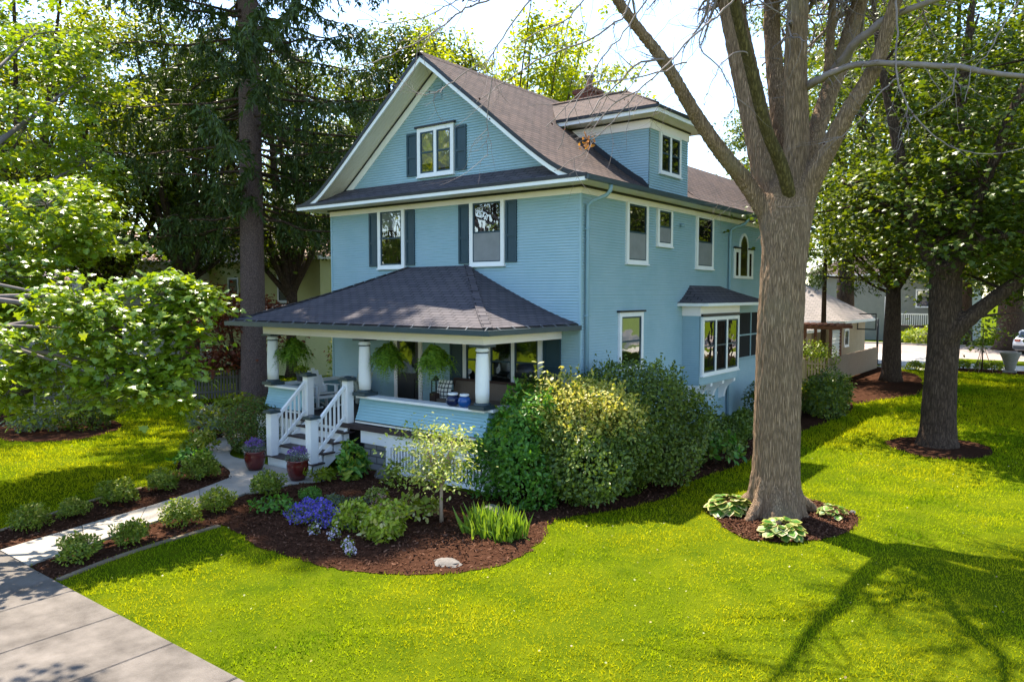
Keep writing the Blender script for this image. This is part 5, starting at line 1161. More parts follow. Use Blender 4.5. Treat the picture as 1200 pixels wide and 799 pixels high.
paths = [lp(v) for v in LIMB.values()]
for k in range(9):   # root flare
    a = k * .698 + .2; ca, sa = math.cos(a), math.sin(a)
    ka = .8 + .5 * ((k * 7) % 4) / 3; paths.append(([(4.8 + ca * .32, -.76 + sa * .32, .95 * ka), (4.8 + ca * .41, -.76 + sa * .41, .36), (4.8 + ca * .56 * ka, -.76 + sa * .56 * ka, .1), (4.8 + ca * .74 * ka, -.76 + sa * .74 * ka, -.07)], [.05, .115, .11, .07]))
fused(paths, .026, 'trunk', M['bark'], tr, .011, 8)
mb = MB(); p, r_ = lp([(4.9, -.4, 5.35, .10), (4.93, -.78, 5.95, .12), (4.84, -1.02, 6.48, .12), (4.67, -1.31, 7.05, .105), (4.56, -1.59, 7.75, .10), (4.44, -1.88, 8.5, .09), (4.37, -2.14, 9.08, .085), (4.31, -2.38, 9.85, .07), (3.89, -3.15, 10.9, .04)])
mb.tube(p, r_, 10); mb.build('mossy_limb', M['moss'], tr)
TW = [
[(4.99, -3.36, 8.7, .0168), (4.69, -3.62, 8.31, .0155), (4.54, -3.88, 8.09, .0141), (4.21, -4.29, 7.52, .0127), (3.94, -4.66, 7.12, .0114), (3.61, -4.93, 6.86, .0088), (3.38, -5.14, 6.44, .0063)],
[(3.30, -2.22, 8.28, .026), (3.06, -2.99, 8.07, .019), (2.85, -3.43, 7.63, .0144), (2.61, -3.91, 7.08, .0099)],
[(4.46, -3.13, 8.83, .0135), (4.36, -3.23, 8.42, .0135), (4.3, -3.31, 8.02, .0122), (4.58, -3.12, 7.64, .0108), (4.77, -3.01, 7.14, .0081), (4.66, -3.12, 6.87, .0054)],
[(3.4, -3.93, 8.83, .0162), (3.29, -4.05, 8.46, .0149), (2.89, -4.37, 8.15, .0135), (2.36, -4.8, 7.87, .0122), (1.86, -5.21, 7.47, .0088), (1.53, -5.49, 7.17, .0054)],
[(2.8, -5.68, 8.47, .0124), (2.54, -5.92, 8.03, .0111), (2.34, -6.1, 7.61, .0087), (2.17, -6.25, 7.26, .0062)],
[(2.52, -5.89, 8.47, .0149), (2.13, -6.2, 8.32, .0136), (1.88, -6.41, 8.14, .0124), (1.61, -6.64, 7.88, .0111), (1.33, -6.87, 7.67, .0099), (.98, -7.15, 7.48, .0081), (.59, -7.45, 7.36, .0062)],
[(2.13, -6.2, 8.35, .0099), (1.89, -6.39, 8.37, .0087), (1.6, -6.62, 8.17, .0074), (1.26, -6.89, 8.05, .0062), (.76, -7.27, 8.08, .0043)],
[(3.9, -2.9, 7.95, .0141), (3.63, -3.47, 7.7, .0125), (3.24, -3.9, 7.54, .011), (2.86, -4.32, 7.44, .0082), (2.41, -4.85, 6.74, .0068)],
[(3.86, -4.23, 8.63, .013), (3.65, -4.42, 8.18, .0117), (3.45, -4.74, 7.76, .0103), (3.24, -4.93, 7.31, .009), (3.09, -5.21, 6.77, .0076), (2.98, -5.34, 6.27, .0064)],
[(3.94, -4.66, 7.12, .0095), (3.67, -4.9, 6.69, .0082), (3.48, -5.07, 6.44, .0076), (3.29, -5.23, 6.18, .0063), (2.99, -5.47, 5.93, .005)],
[(2.86, -4.34, 8.87, .0122), (2.64, -4.54, 8.49, .0108), (2.35, -4.78, 8.3, .0095), (2.03, -5.03, 8.11, .0074)],
[(6.62, -.83, 9.02, .0183), (6.67, -.97, 8.36, .0168), (6.73, -1.11, 7.6, .0152), (6.91, -1.13, 7.12, .0137), (7.09, -1.14, 6.83, .0123), (7.41, -1.05, 6.53, .0108), (7.84, -.73, 6.33, .0088), (8.43, -.27, 6.41, .0068)],
[(8.38, -.77, 8.63, .013), (8.17, -.96, 8.23, .0117), (8.02, -1.24, 7.76, .009), (7.82, -1.41, 7.5, .0071), (7.75, -1.63, 6.96, .0051)],
[(6.73, -1.11, 7.6, .0125), (6.5, -1.3, 7.33, .0111), (6.32, -1.59, 6.92, .0089), (6.06, -1.81, 6.64, .0069), (5.79, -2.03, 6.53, .0055)],
[(7.48, -.52, 7.77, .0139), (7.45, -.7, 7.33, .011), (7.19, -.92, 7.06, .0082), (6.87, -1.18, 6.92, .0062)],
[(4.5, -1.75, 8.2, .0146), (4.53, -2.11, 8.21, .013), (4.38, -2.49, 8.0, .0099), (4.31, -2.83, 7.59, .007), (4.21, -2.93, 7.24, .0056)],
[(2.17, -6.24, 7.44, .0074), (1.88, -6.48, 7.2, .0068), (1.69, -6.64, 7.04, .0062), (1.49, -6.79, 6.99, .005)],
[(2.34, -6.1, 7.61, .0063), (2.19, -6.02, 6.81, .0057), (2.19, -6.06, 6.37, .0044), (2.19, -6.08, 6.12, .0038)],
[(4.97, -.26, 7.89, .095), (5.36, -.46, 7.98, .069), (5.8, -.62, 8.05, .056), (6.34, -.59, 8.04, .051), (7.2, -.32, 7.89, .05), (8.37, .05, 7.6, .041), (9.47, .36, 7.36, .027)],
[(5.23, .46, 8.16, .114), (5.8, -.08, 8.55, .084), (6.36, -.13, 8.91, .067), (7.01, -.12, 9.04, .051), (8.07, .21, 9.34, .035), (9.3, .5, 9.7, .02)]]
# the long boughs above the picture that carry these twigs
UP = [[(2.33, -3.75, 10.04, .022), (2.6, -4.6, 9.8, .022), (2.75, -5.3, 9.2, .018), (2.8, -5.68, 8.47, .0124)], [(2.33, -3.75, 10.04, .022), (2.5, -5.0, 9.6, .022), (2.55, -5.7, 9.0, .022), (2.52, -5.89, 8.47, .0149)], [(4.31, -2.38, 9.85, .022), (4.9, -2.9, 9.7, .022), (5.05, -3.25, 9.2, .016), (4.99, -3.36, 8.7, .0168)],
 [(4.31, -2.38, 9.85, .022), (4.45, -2.9, 9.4, .022), (4.46, -3.13, 8.83, .0135)], [(2.87, -2.8, 8.79, .022), (3.2, -3.6, 9.2, .018), (3.4, -3.93, 8.83, .0162)], [(2.64, -3.2, 9.27, .022), (3.3, -4.0, 9.3, .016), (3.86, -4.23, 8.63, .013)], [(2.64, -3.2, 9.27, .018), (2.85, -4.1, 9.3, .02), (2.86, -4.34, 8.87, .0122)], [(2.13, -6.2, 8.32, .0136), (2.2, -6.1, 8.6, .012), (2.13, -6.2, 8.35, .0099)],
 [(7.17, -.65, 10.49, .022), (6.8, -.75, 9.8, .018), (6.62, -.83, 9.02, .0183)], [(8.04, -.51, 11.81, .018), (8.4, -.65, 10.2, .02), (8.38, -.77, 8.63, .013)]]
tm = MB()
for a in TW + UP:
    P = wiggle(a, 4, .012); tm.tube([p[:3] for p in P], [max(.003, float(p[3])) for p in P], 6, cap=False)
for a in TW:
    P = smooth_closed(a, 4, False)
    if a[0][3] > .03: cnt = 12
    else: cnt = 7
    for _ in range(cnt):
        i = rng.integers(2, len(P) - 1); d = unit((P[i] - P[i - 1])[:3]); sd = unit(np.cross(d, rng.normal(0, 1, 3)))
        twig(tm, P[i][:3], d * .7 + sd * .8, rng.uniform(.3, .95), max(.0042, min(.012, P[i][3] * .6)), 1, .12)
# finer shoots on the thick limbs
for key, cnt, L in (('L1', 24, 1.2), ('L2', 7, .8), ('L6', 12, 1.0), ('L4', 4, .7), ('L5', 6, .8)):
    P = smooth_closed(LIMB[key], 4, False)
    for _ in range(cnt):
        i = rng.integers(5, len(P) - 1); d = unit((P[i] - P[i - 1])[:3]); sd = unit(np.cross(d, rng.normal(0, 1, 3)))
        twig(tm, P[i][:3] + sd * P[i][3] * .9, d * .35 + sd, rng.uniform(.5, L), .0065, 2, .12)
# upper crown out of the picture: its shadow falls across the lawn
for key in ('L2', 'L3', 'L4', 'L5', 'L5b', 'L6'):
    P = smooth_closed(LIMB[key], 4, False); P = [p for p in P if p[2] > 9.9]
    if not P: continue
    for _ in range(34):
        p = P[rng.integers(0, len(P))]; a = rng.uniform(0, 6.28)
        d = np.array([math.cos(a), math.sin(a), rng.uniform(.35, 1.1)]); L = rng.uniform(1.4, 3.4)
        twig(tm, p[:3], d, L, .04 + .012 * L, 2, .02, .3, (4, 7), 4)
tm.build('twigs', M['twig'], tr)
cs = np.array([(rng.uniform(4.2, 9.5), rng.uniform(-1.6, 3.2), rng.uniform(10.6, 14.5)) for _ in range(150)])
leaves('crown', [spray_leaves(cs, .55, 34, .09, 'oval', .6, .1, .6)], [M['lf_azalea']], tr)
# a few withered leaf scraps and buds on the twigs
Pb = []
for a in TW:
    for p in smooth_closed(a, 6, False):
        if p[3] < .02 and rng.uniform() < .16: Pb.append(p[:3])
Pb = np.array(Pb); V, F = leafgeo(Pb, rv(len(Pb)), rv(len(Pb)) - [0, 0, .8], rng.uniform(.03, .08, len(Pb)), 'diamond'); leaves('bud', [(V, F, 0)], [M['chips']], tr)['kind'] = 'stuff'
pc = np.array([[3.33, -5.1, 6.38]] * 30) + rv(30, .06); V, F = leafgeo(pc, rv(30), rv(30), rng.uniform(.05, .1, 30), 'oval')
leaves('withered_leaves', [(V, F, 0)], [leafmat('withered_orange_leaves', [(.35, .12, .03), (.5, .22, .06)], .4)], tr)
# --- generic leafy trees
def limbs_to(mb, base, hs, r0, targets, n=6):
    top = np.array([base[0], base[1], hs]); 
    for t_ in targets:
        t_ = np.array(t_[:3]); f = rng.uniform(.35, 1.0); st = np.array([base[0], base[1], base[2] + (hs - base[2]) * f]) if len(base) > 2 else top
        mid_ = st * .45 + t_ * .55 + np.array([0, 0, -.06 * np.linalg.norm(t_ - st)]) + rng.normal(0, .1, 3)
        L = np.linalg.norm(t_ - st); r = min(r0 * .55, .02 + .022 * L)
        P = smooth_closed([st, mid_, t_], 4, False); mb.tube(P, list(np.linspace(r, r * .2, len(P))), n, cap=False)
def tree(name, label, x, y, hs, r0, clumps, per, leaf, size, shape='oval', lm='lf_dark', bark='bark_dark', group=None, sprays=10, spr=.9, flat=.45, lean=(0, 0), droop=.25):
    """clumps: (x, y, z, rx, rz); each becomes sprays of leaves carried on limbs"""
    t = thing(name, label, 'tree', (x, y, 0), group); mb = MB()
    mb.tube([(x, y, -.05), (x + .01, y, .4), (x + lean[0] * .4, y + lean[1] * .4, hs * .5), (x + lean[0], y + lean[1], hs)], [r0 * 1.35, r0 * 1.05, r0 * .9, r0 * .72], 12)
    limbs_to(mb, (x + lean[0], y + lean[1], hs * .75), hs, r0, clumps)
    cs, rs = [], []
    for c in clumps:
        p, d = ellip_points(c[:3], (c[3], c[3], c[4]), sprays, .35); cs.append(p); rs.append(np.full(sprays, min(spr, c[3])))
        for q in p[::2]: mb.tube([c[:3], (np.array(c[:3]) + q) / 2 + rng.normal(0, .08, 3), q], [.03, .018, .006], 4, cap=False)
    mb.build('trunk', M[bark], t)
    leaves('crown', [spray_leaves(np.concatenate(cs), np.concatenate(rs), per, size, shape, flat, droop)], [M[lm]], t); return t
# leafy maple at the left edge (its stem stands outside the frame)
MAP = [(-5.21, -9.28, 8.56, 1.32, .88), (-5.55, -8.31, 8.12, .71, .79), (-4.71, -9.65, 6.85, 1.13, .84), (-4.96, -8.62, 6.46, .68, .61), (-4.38, -9.5, 5.58, .99, .63), (-4.23, -10.08, 4.71, .68, .81), (-4.8, -8.59, 5.17, .84, .38), (-3.95, -7.9, 4.1, .85, .5), (-4.05, -8.73, 3.5, .95, .6), (-3.62, -7.71, 3.5, .45, .6), (-7.4, -8.4, 2.95, 1.35, 1.0), (-3.45, -8.29, 2.75, .58, .5), (-3.5, -9.01, 2.7, .5, .5), (-7.3, -9.05, 2.4, .85, .7), (-3.84, -7.31, 4.03, .47, .4), (-6.57, -10.39, 7.69, 1.3, 1.3), (-5.46, -11.03, 4.9, 1.0, 1.0), (-4.37, -10.95, 3.3, .9, .8), (-4.15, -9.32, 4.04, .57, .43)]
_c = np.array([9.377, -14.86, 4.1]); MAP = [tuple(_c + (np.array(c[:3]) - _c) * (1.5 if c[2] > 6 else 1.28)) + (c[3] * 1.38, c[4] * 1.38) if c[2] > 4.6 else c for c in MAP] + [(-3.0, -9.75, 9.5, .65, .4), (-7.9, -9.0, 4.5, 1.1, .7), (-8.8, -9.6, 5.0, 1.0, .7), (-8.0, -8.3, 3.9, 1.0, .6), (-9.9, -7.76, 5.3, 1.1, .7), (-9.9, -8.7, 4.7, 1.2, .8), (-10.4, -7.0, 6.1, 1.2, .6), (-9.5, -8.85, 3.7, 1.0, .6)]
t = thing('leafy_maple', 'leafy green maple reaching in from the left edge', 'tree', (-8.2, -12.9, 0)); mb = MB()
mb.tube([(-8.2, -12.9, -.05), (-8.2, -12.9, .5), (-8.1, -12.8, 2.5), (-7.9, -12.5, 4.5)], [.42, .32, .28, .24], 12)
for c in MAP:
    st = np.array([-8.0, -12.6, rng.uniform(2.4, 4.5)]); e = np.array(c[:3]); L = np.linalg.norm(e - st)
    P = smooth_closed([st, st * .5 + e * .5 + [0, 0, .25], e], 5, False); mb.tube(P, list(np.linspace(.02 + .012 * L, .01, len(P))), 6, cap=False)
cs, rs = [], []
for c in MAP:
    k = int(9 + 15 * c[3]); p, d = ellip_points(c[:3], (c[3] * .92, c[3] * .92, c[4] * .92), k, .45); cs.append(p); rs.append(np.full(k, .46))
    for q in p[::2]: mb.tube([c[:3], (np.array(c[:3]) + q) / 2 + rng.normal(0, .05, 3), q], [.014, .009, .003], 4, cap=False)
mb.build('trunk', M['twigd'], t)
leaves('crown', [spray_leaves(np.concatenate(cs), np.concatenate(rs), 36, .125, 'maple', .25, .35, .4)], [M['lf_maple']], t)
# --- the tall spruce
t = thing('tall_spruce', 'tall dark spruce with straight trunk and drooping boughs', 'tree', (-15.95, 2.05, 0)); mb = MB()
mb.tube([(-15.95, 2.05, -.1), (-15.95, 2.05, .4), (-15.95, 2.05, 3), (-15.9, 2.05, 8), (-15.85, 2.05, 18), (-15.8, 2.05, 36)], [.62, .5, .46, .42, .33, .05], 16); mb.build('trunk', M['bark_spruce'], t)
bm_ = MB(); cs = []; dirs = []
z = 7.0
while z < 35.5:
    Lm = 8.0 * (1 - max(0, z - 9) / 29) ** .75 * (1 if z > 9 else .7)
    for k in range(rng.integers(5, 8)):
        a = rng.uniform(0, 6.28); L = Lm * rng.uniform(.62, 1.05); d = np.array([math.cos(a), math.sin(a), 0]); base = np.array([-15.9, 2.05, z + rng.uniform(-.3, .3)])
        # leave the trunk visible low down towards the camera side
        tt = np.linspace(0, 1, 9); P = [base + d * L * s + np.array([0, 0, -.28 * L * s + .20 * L * s * s]) + rng.normal(0, .05, 3) for s in tt]
        if z < 9.5 and d @ np.array(fh) < -.35: L *= .35; P = P[:4]; tt = tt[:4]
        bm_.tube(P, list(np.linspace(.06, .012, len(P))), 5, cap=False)
        m_ = int(L * 7.5)
        for _ in range(m_):
            s = rng.uniform(.12, 1) ** .8; i = min(int(s * (len(P) - 1)), len(P) - 2); q = P[i] + (P[i + 1] - P[i]) * (s * (len(P) - 1) - i)
            sd = np.array([-d[1], d[0], 0]) * rng.choice([-1, 1]); ln = rng.uniform(.25, .95)
            n_ = int(7 + ln * 16); u = rng.uniform(0, 1, n_); hang = q + (sd * .55 + d * .25) * (u * ln)[:, None] + np.array([0, 0, -1.]) * (u ** 1.4 * ln * .95)[:, None] + rng.normal(0, .05, (n_, 3))
            cs.append(hang); dirs.append(np.tile(sd * .4 + np.array([0, 0, -1.]) + d * .15, (n_, 1)))
    z += rng.uniform(.55, .8)
P = np.concatenate(cs); D = np.concatenate(dirs) + rv(len(P), .45); print('spruce', len(P))
V, F = leafgeo(P, rv(len(P)), D, rng.uniform(.16, .34, len(P)), 'needle', 1.3); leaves('needles', [(V, F, 0)], [M['lf_spruce']], t); bm_.build('branches', M['bark_dark'], t)
# --- second tree on the side lawn
t2 = thing('lawn_tree', 'dark forked leafy tree in a mulch ring on side lawn', 'tree', (6.17, 8.45, 0))
T2 = [[(6.16, 8.43, -.05, .6), (6.16, 8.46, .39, .465), (6.17, 8.57, 1.67, .415), (6.2, 8.68, 2.83, .40), (6.19, 8.77, 4.23, .41), (6.16, 8.81, 4.92, .38)], [(6.12, 8.75, 4.5, .27), (5.56, 8.78, 5.64, .20), (5.11, 8.93, 7.1, .18), (4.72, 9.14, 8.84, .146), (4.22, 9.31, 11.12, .098), (3.85, 9.63, 13.95, .05)], [(6.14, 9.0, 4.5, .3), (6.09, 9.36, 6.36, .237), (6.18, 9.82, 8.06, .192), (6.24, 10.26, 10.02, .145), (6.35, 10.79, 12.51, .09)], [(6.28, 8.7, 4.5, .25), (6.67, 8.78, 6.05, .171), (7.1, 8.95, 7.38, .136), (7.59, 9.21, 9.14, .101), (8.24, 9.59, 10.85, .055)], [(6.2, 8.52, 2.8, .27), (6.68, 8.58, 3.36, .217), (7.31, 8.86, 4.0, .192), (7.93, 9.13, 4.56, .168), (8.97, 9.74, 5.55, .111), (10.13, 10.22, 6.82, .054)], [(6.28, 8.61, 4.4, .21), (6.72, 8.51, 5.35, .147), (7.2, 8.51, 5.56, .111), (8.01, 8.77, 5.75, .077), (8.94, 9.28, 6.38, .043)], [(5.96, 9.05, 5.17, .189), (5.26, 9.22, 6.16, .121), (4.38, 9.11, 6.82, .086), (3.48, 8.96, 7.37, .05)]]
fused([lp(a) for a in T2], .06, 'trunk', M['bark_dark'], t2, .012, 2)
cl2 = []; bm_ = MB()
for a in T2[1:]:
    P = smooth_closed(a, 5, False)
    for _ in range(11):
        p = P[rng.integers(4, len(P))][:3]; e = p + np.array([rng.normal(0, 1.2), rng.normal(.6, 1.2), rng.uniform(-.2, 1.4)]); bm_.tube([p, (p + e) / 2 + rng.normal(0, .12, 3), e], [.05, .03, .01], 5, cap=False); cl2.append(e)
bm_.build('branches', M['bark_dark'], t2)
cl2 = np.array([c for c in cl2 if c[2] > 5.0] ); cs = np.concatenate([c + rv(9, .8) for c in cl2])
leaves('crown', [spray_leaves(cs, .8, 40, .135, 'maple', .3, .3, .42)], [M['lf_dark']], t2)
# --- background trees (x, y, trunk height, radius, clump generator)
def crown(x, y, z0, z1, rad, k, rc=1.8, taper=.55):
    out = []
    for _ in range(k):
        f = rng.uniform(0, 1); z = z0 + (z1 - z0) * f; rr = rad * math.sqrt(rng.uniform(.05, 1)) * (math.sin(math.pi * (.12 + .8 * f)) ** .7)
        a = rng.uniform(0, 6.28); out.append((x + rr * math.cos(a), y + rr * math.sin(a), z, rc * rng.uniform(.7, 1.2), rc * rng.uniform(.5, .9)))
    return out
g = 'trees standing behind the houses'
def bg(label, x, y, hs, r0, z0, z1, rad, k, per=66, size=.215, lm='lf_dark', **kw):
    tx, ty = kw.pop('at', (x, y))
    return tree('background_tree', label, tx, ty, hs, r0, crown(x, y, z0, z1, rad, k, kw.pop('rc', 1.7)), per, None, size, kw.pop('shape', 'oval'), lm, kw.pop('bark', 'bark_dark'), g, kw.pop('sprays', 12), kw.pop('spr', 1.15), kw.pop('flat', .32))
bg('dark crooked tree left of the spruce trunk', -24.6, 4.2, 5.0, .32, 6, 15, 4.5, 18)
bg('forked dark tree right of the spruce, before the yellow house', -22.4, 8.6, 4.4, .34, 6.5, 15, 4.2, 17)
bg('bright leafy tree behind the left maple', -29.5, 3.2, 5, .35, 5, 17, 5.5, 22, lm='lf_mid')
bg('tall green tree far left beyond the maple', -27.7, -5.5, 5, .35, 4, 16, 5.5, 22, lm='lf_mid')
bg('green tree far behind the spruce and the yellow house', -36, 14, 6, .4, 6, 19, 6.5, 20, size=.24)
bg('tree filling the gap between spruce and blue gable', -27, 18, 6, .4, 5, 15, 4.5, 16, lm='lf_mid', size=.22)
bg('dense green tree right of the big bare trunk', 1.9, 24.6, 4.6, .42, 5.6, 12, 4.2, 24, size=.2, lm='lf_mid')
bg('dark leafy tree close behind the bare trunk on the right', 3.4, 17.8, 5.5, .3, 6.6, 15, 4.2, 26, size=.19, at=(4.9, 18))
bg('dense tree low behind the forked lawn tree', 8.8, 27, 4.5, .4, 4.6, 13, 5, 30, size=.22)
bg('tall dark tree behind the lawn tree', 6.5, 21, 6, .36, 7, 19, 5.5, 26, at=(4.2, 23.4))
bg('tall dark tree at the far right behind the lawn tree', 12, 22, 6, .4, 5, 18, 6, 26)
bg('huge dark tree rising behind garage and bare trunk', -3.5, 38, 8, .6, 7, 24, 8, 30, size=.25)
bg('bright tree across the back street left of the car', 1, 58, 6, .6, 5.5, 20, 8, 24, size=.27, lm='lf_mid')
bg('thick-trunked tree across the back street beside the car', 4.6, 52.5, 5.5, .95, 6.5, 18, 7, 22, size=.26, lm='lf_mid')
bg('broad tree behind the car at the right edge', 6.6, 57, 5.5, .6, 6.5, 18, 7, 20, size=.26, lm='lf_mid')
bg('large tree beyond the street at the right edge', 18, 50, 7, .7, 6, 22, 9, 26, size=.27, lm='lf_dark')
bg('leafy tree on the far lawn at the right edge', 15, 33, 6, .45, 6, 18, 6.5, 24, size=.22, lm='lf_mid')
bg('unseen leafy tree added across the front street to mirror in the front windows', -27, -31, 5, .4, 3, 17, 7, 26, size=.45, lm='lf_mid', per=40)  # this tree and the next are unseen, added only for window reflections
bg('unseen tall tree added beyond the frame to mirror in the upper panes', -37, -31, 5, .4, 3, 17, 7, 26, size=.45, lm='lf_mid', per=40)
bg('dark dense tree between the spruce and the left maple', -27.5, 6.2, 5.5, .34, 6.2, 17, 5, 30)
bg('dark dense tree rising behind the left slope of the gable', -21.5, 15.5, 6, .36, 6.5, 18, 4.6, 28)
bg('leafy green tree close behind the left maple', -25.5, -2.5, 5, .3, 6, 19, 5, 30, lm='lf_mid')
bg('dark tree behind the white house at the far left', -33, -1.5, 5.5, .36, 5, 17, 5.5, 28)
bg('broad dark tree far behind the yellow house roof', -40, 24, 6, .45, 7, 21, 8, 30, size=.26)
bg('tall dense tree behind the lawn tree at the upper right', 9.5, 30, 6, .45, 8, 20, 6.5, 32, size=.24, at=(3.2, 29))
# sparse yellow-green tree behind the roof
t = thing('yellow_green_tree', 'sparse yellow-green tree rising behind the main roof', 'tree', (-16.0, 18.3, 0)); mb = MB()
mb.tube([(-16.0, 18.3, 0), (-15.9, 18.3, 7)], [.4, .3], 10); cs = []
for k in range(66):
    a = rng.uniform(0, 6.28); q = 6.6 * math.sqrt(rng.uniform(.02, 1)); e = np.array([-15.6 + q * math.cos(a), 18.3 + q * math.sin(a), rng.uniform(11.5, 20.2) - q * .3]); st = np.array([-15.9, 18.3, rng.uniform(4, 7)])
    m1 = st * .5 + e * .5 + np.array([0, 0, -.8]) + rng.normal(0, .3, 3); P = smooth_closed([st, m1, e], 5, False); mb.tube(P, list(np.linspace(.1, .02, len(P))), 5, cap=False)
    for s in np.linspace(.5, 1, 14): cs.append(P[int(s * (len(P) - 1))] + rng.normal(0, .5, 3))
mb.build('trunk', M['bark_dark'], t); leaves('crown', [spray_leaves(np.array(cs), .68, 70, .24, 'oval', .7, .1, .7)], [M['lf_yell']], t)
# conifer boughs and russet shrub
t = tree('russet_tree', 'russet-leaved small tree in front of the left picket fence', -18.3, 2.9, 1.3, .1, crown(-18.0, 2.6, 1.2, 4.3, 2.0, 16, .8), 26, None, .13, 'maple', 'lf_red', 'bark_dark', None, 8, .6)
t = tree('russet_tree', 'russet-leaved small tree behind the porch column', -14.6, 6.6, 1.3, .1, crown(-14.4, 6.4, 1.2, 3.8, 1.8, 12, .8), 24, None, .13, 'maple', 'lf_red', 'bark_dark', None, 8, .6)
shrub('sunny_shrub', 'sunlit pale shrub seen behind the porch below the fern', -13.2, 5.2, 2.6, 2.9, 3200, .12, 'oval', [M['lf_azalea'], M['lf_var']], seed=71, amp=.25, topmi=1, topfrac=.35)
t = thing('drooping_conifer', 'drooping conifer branches in front of the grey garage roof', 'tree', (-1.2, 24.5, 0)); mb = MB(); mb.tube([(-1.2, 24.5, 0), (-1.2, 24.5, 11)], [.15, .04], 9); cs = []; ds = []
for k in range(34):
    z = rng.uniform(4.9, 10.5); a = rng.uniform(0, 6.28); L = (3.6 - .22 * (z - 3.6)) * rng.uniform(.7, 1); d = np.array([math.cos(a), math.sin(a), 0]); P = [np.array([-1.2, 24.5, z]) + d * L * s + np.array([0, 0, -.12 * L * s]) for s in np.linspace(0, 1, 6)]; mb.tube(P, list(np.linspace(.05, .012, 6)), 5, cap=False)
    for _ in range(int(L * 9)):
        s = rng.uniform(.3, 1); q = P[0] + (P[-1] - P[0]) * s; n_ = 12; u = rng.uniform(0, .6, n_); cs.append(q + np.array([0, 0, -1]) * u[:, None] + rng.normal(0, .12, (n_, 3))); ds.append(np.tile(d * .4 - np.array([0, 0, 1.]), (n_, 1)))
P = np.concatenate(cs); V, F = leafgeo(P, rv(len(P)), np.concatenate(ds) + rv(len(P), .5), rng.uniform(.12, .26, len(P)), 'needle', 1.3); leaves('needles', [(V, F, 0)], [M['lf_spruce']], t); mb.build('trunk', M['bark_dark'], t)
# staked sapling
t = thing('staked_sapling', 'young dark-leaved tree held by stakes near the driveway', 'tree', (4.85, 32.3, 0)); mb = MB(); mb.tube([(4.85, 32.3, 0), (4.85, 32.3, 2.6)], [.04, .02], 6); mb.build('trunk', M['bark_dark'], t)
for a in (.3, 2.4, 4.5): mb = MB(); mb.tube([(4.85 + .5 * math.cos(a), 32.3 + .5 * math.sin(a), 0), (4.85 + .06 * math.cos(a), 32.3 + .06 * math.sin(a), 1.35)], .018, 5); mb.build('stake', M['wood'], t)
leaves('crown', [spray_leaves(np.array([(4.85 + random.gauss(0, .65), 32.3 + random.gauss(0, .65), random.uniform(1.3, 3.1)) for _ in range(26)]), .5, 18, .16, 'round', .5, .4)], [M['lf_dark']], t)

# ------------------------------------------------------------------ fences, neighbours, street
def picket_fence(label, a, b, h_, step, wd, m, rail=True, gapless=False):
    a, b = Vector((a[0], a[1], 0)), Vector((b[0], b[1], 0)); L = (b - a).length; d = (b - a) / L; t = thing('picket_fence', label, 'fence', tuple(a)); nrm = Vector((-d.y, d.x, 0)); mb = MB(); n = int(L / step)
    for k in range(n + 1):
        p = a + d * (k * step); hh = h_ + random.uniform(-.02, .02); q = [p - d * wd / 2, p + d * wd / 2]
        mb.prism([(q[0].x, q[0].y, .04), (q[1].x, q[1].y, .04), (q[1].x, q[1].y, hh - .05), (p.x, p.y, hh), (q[0].x, q[0].y, hh - .05)], nrm * .022)
    mb.build('pickets', M[m], t); mb = MB()
    for z in (.3, h_ - .28): mb.bar(a + nrm * -.02 + Vector((0, 0, z)), b + nrm * -.02 + Vector((0, 0, z)), .035, .08)
    mb.build('rail', M[m], t)
    for k in range(int(L / 2.4) + 1):
        p = a + d * min(k * 2.4, L) - nrm * .08; mb = MB(); mb.box(p.x - .05, p.x + .05, p.y - .05, p.y + .05, 0, h_ - .05); mb.build('post', M[m], t)
    return t
picket_fence('dark weathered picket fence left of the spruce trunk', (-21.6, -3.4), (-16.6, 3.2), 1.15, .115, .075, 'woodd')
picket_fence('pale picket fence beside the blue house', (-3.4, 20.6), (-.1, 20.9), 1.25, .13, .08, 'wood')
t = thing('board_fence', 'solid tan board fence running back along the mulch bed', 'fence', (.0, 20.9, 0)); mb = MB()
for k in range(66): y = 20.95 + k * .15; mb.box(-.03, .0, y, y + .142, .05, 1.22 + random.uniform(-.015, .015))
mb.build('boards', M['wood'], t); mb = MB(); mb.box(-.08, -.031, 20.95, 30.8, .9, 1.0); mb.box(-.08, -.031, 20.95, 30.8, .3, .4); mb.build('rail', M['wood'], t)
t = thing('garden_arbor', 'rusty brown garden arbor with white lattice panel', 'arbor', (-.4, 23, 0))
for x in (-1.4, -.25):
    for y in (21.9, 23.6): mb = MB(); mb.box(x, x + .12, y, y + .12, 0, 2.5); mb.build('post', M['rust'], t)
mb = MB()
for y in (21.8, 23.66): mb.box(-1.9, .35, y, y + .06, 2.5, 2.64)
for k in range(8): x = -1.8 + k * .28; mb.box(x, x + .05, 21.5, 24.1, 2.641, 2.74)
mb.build('beams', M['rust'], t); mb = MB()
for k in range(10): mb.bar((-.2, 22.05 + k * .16, 1.0), (-.2, 22.05 + k * .16, 2.45), .03, .02)
for k in range(9): mb.bar((-.185, 22.0, 1.05 + k * .16), (-.185, 23.6, 1.05 + k * .16), .03, .02)
mb.build('lattice', M['white'], t)
p, d = ellip_points((-.8, 21.4, 1.2), (1.2, .7, .9), 1600, .3); V, F = leafgeo(p, d + rv(1600, .6), rv(1600), rng.uniform(.07, .14, 1600), 'oval'); o = leaves('climbing_vine', [(V, F, 0)], [M['lf_azalea']], None, (-.8, 21.4, .3)); tag(o, 'leafy vine climbing over the picket fence by the arbor', 'vine')
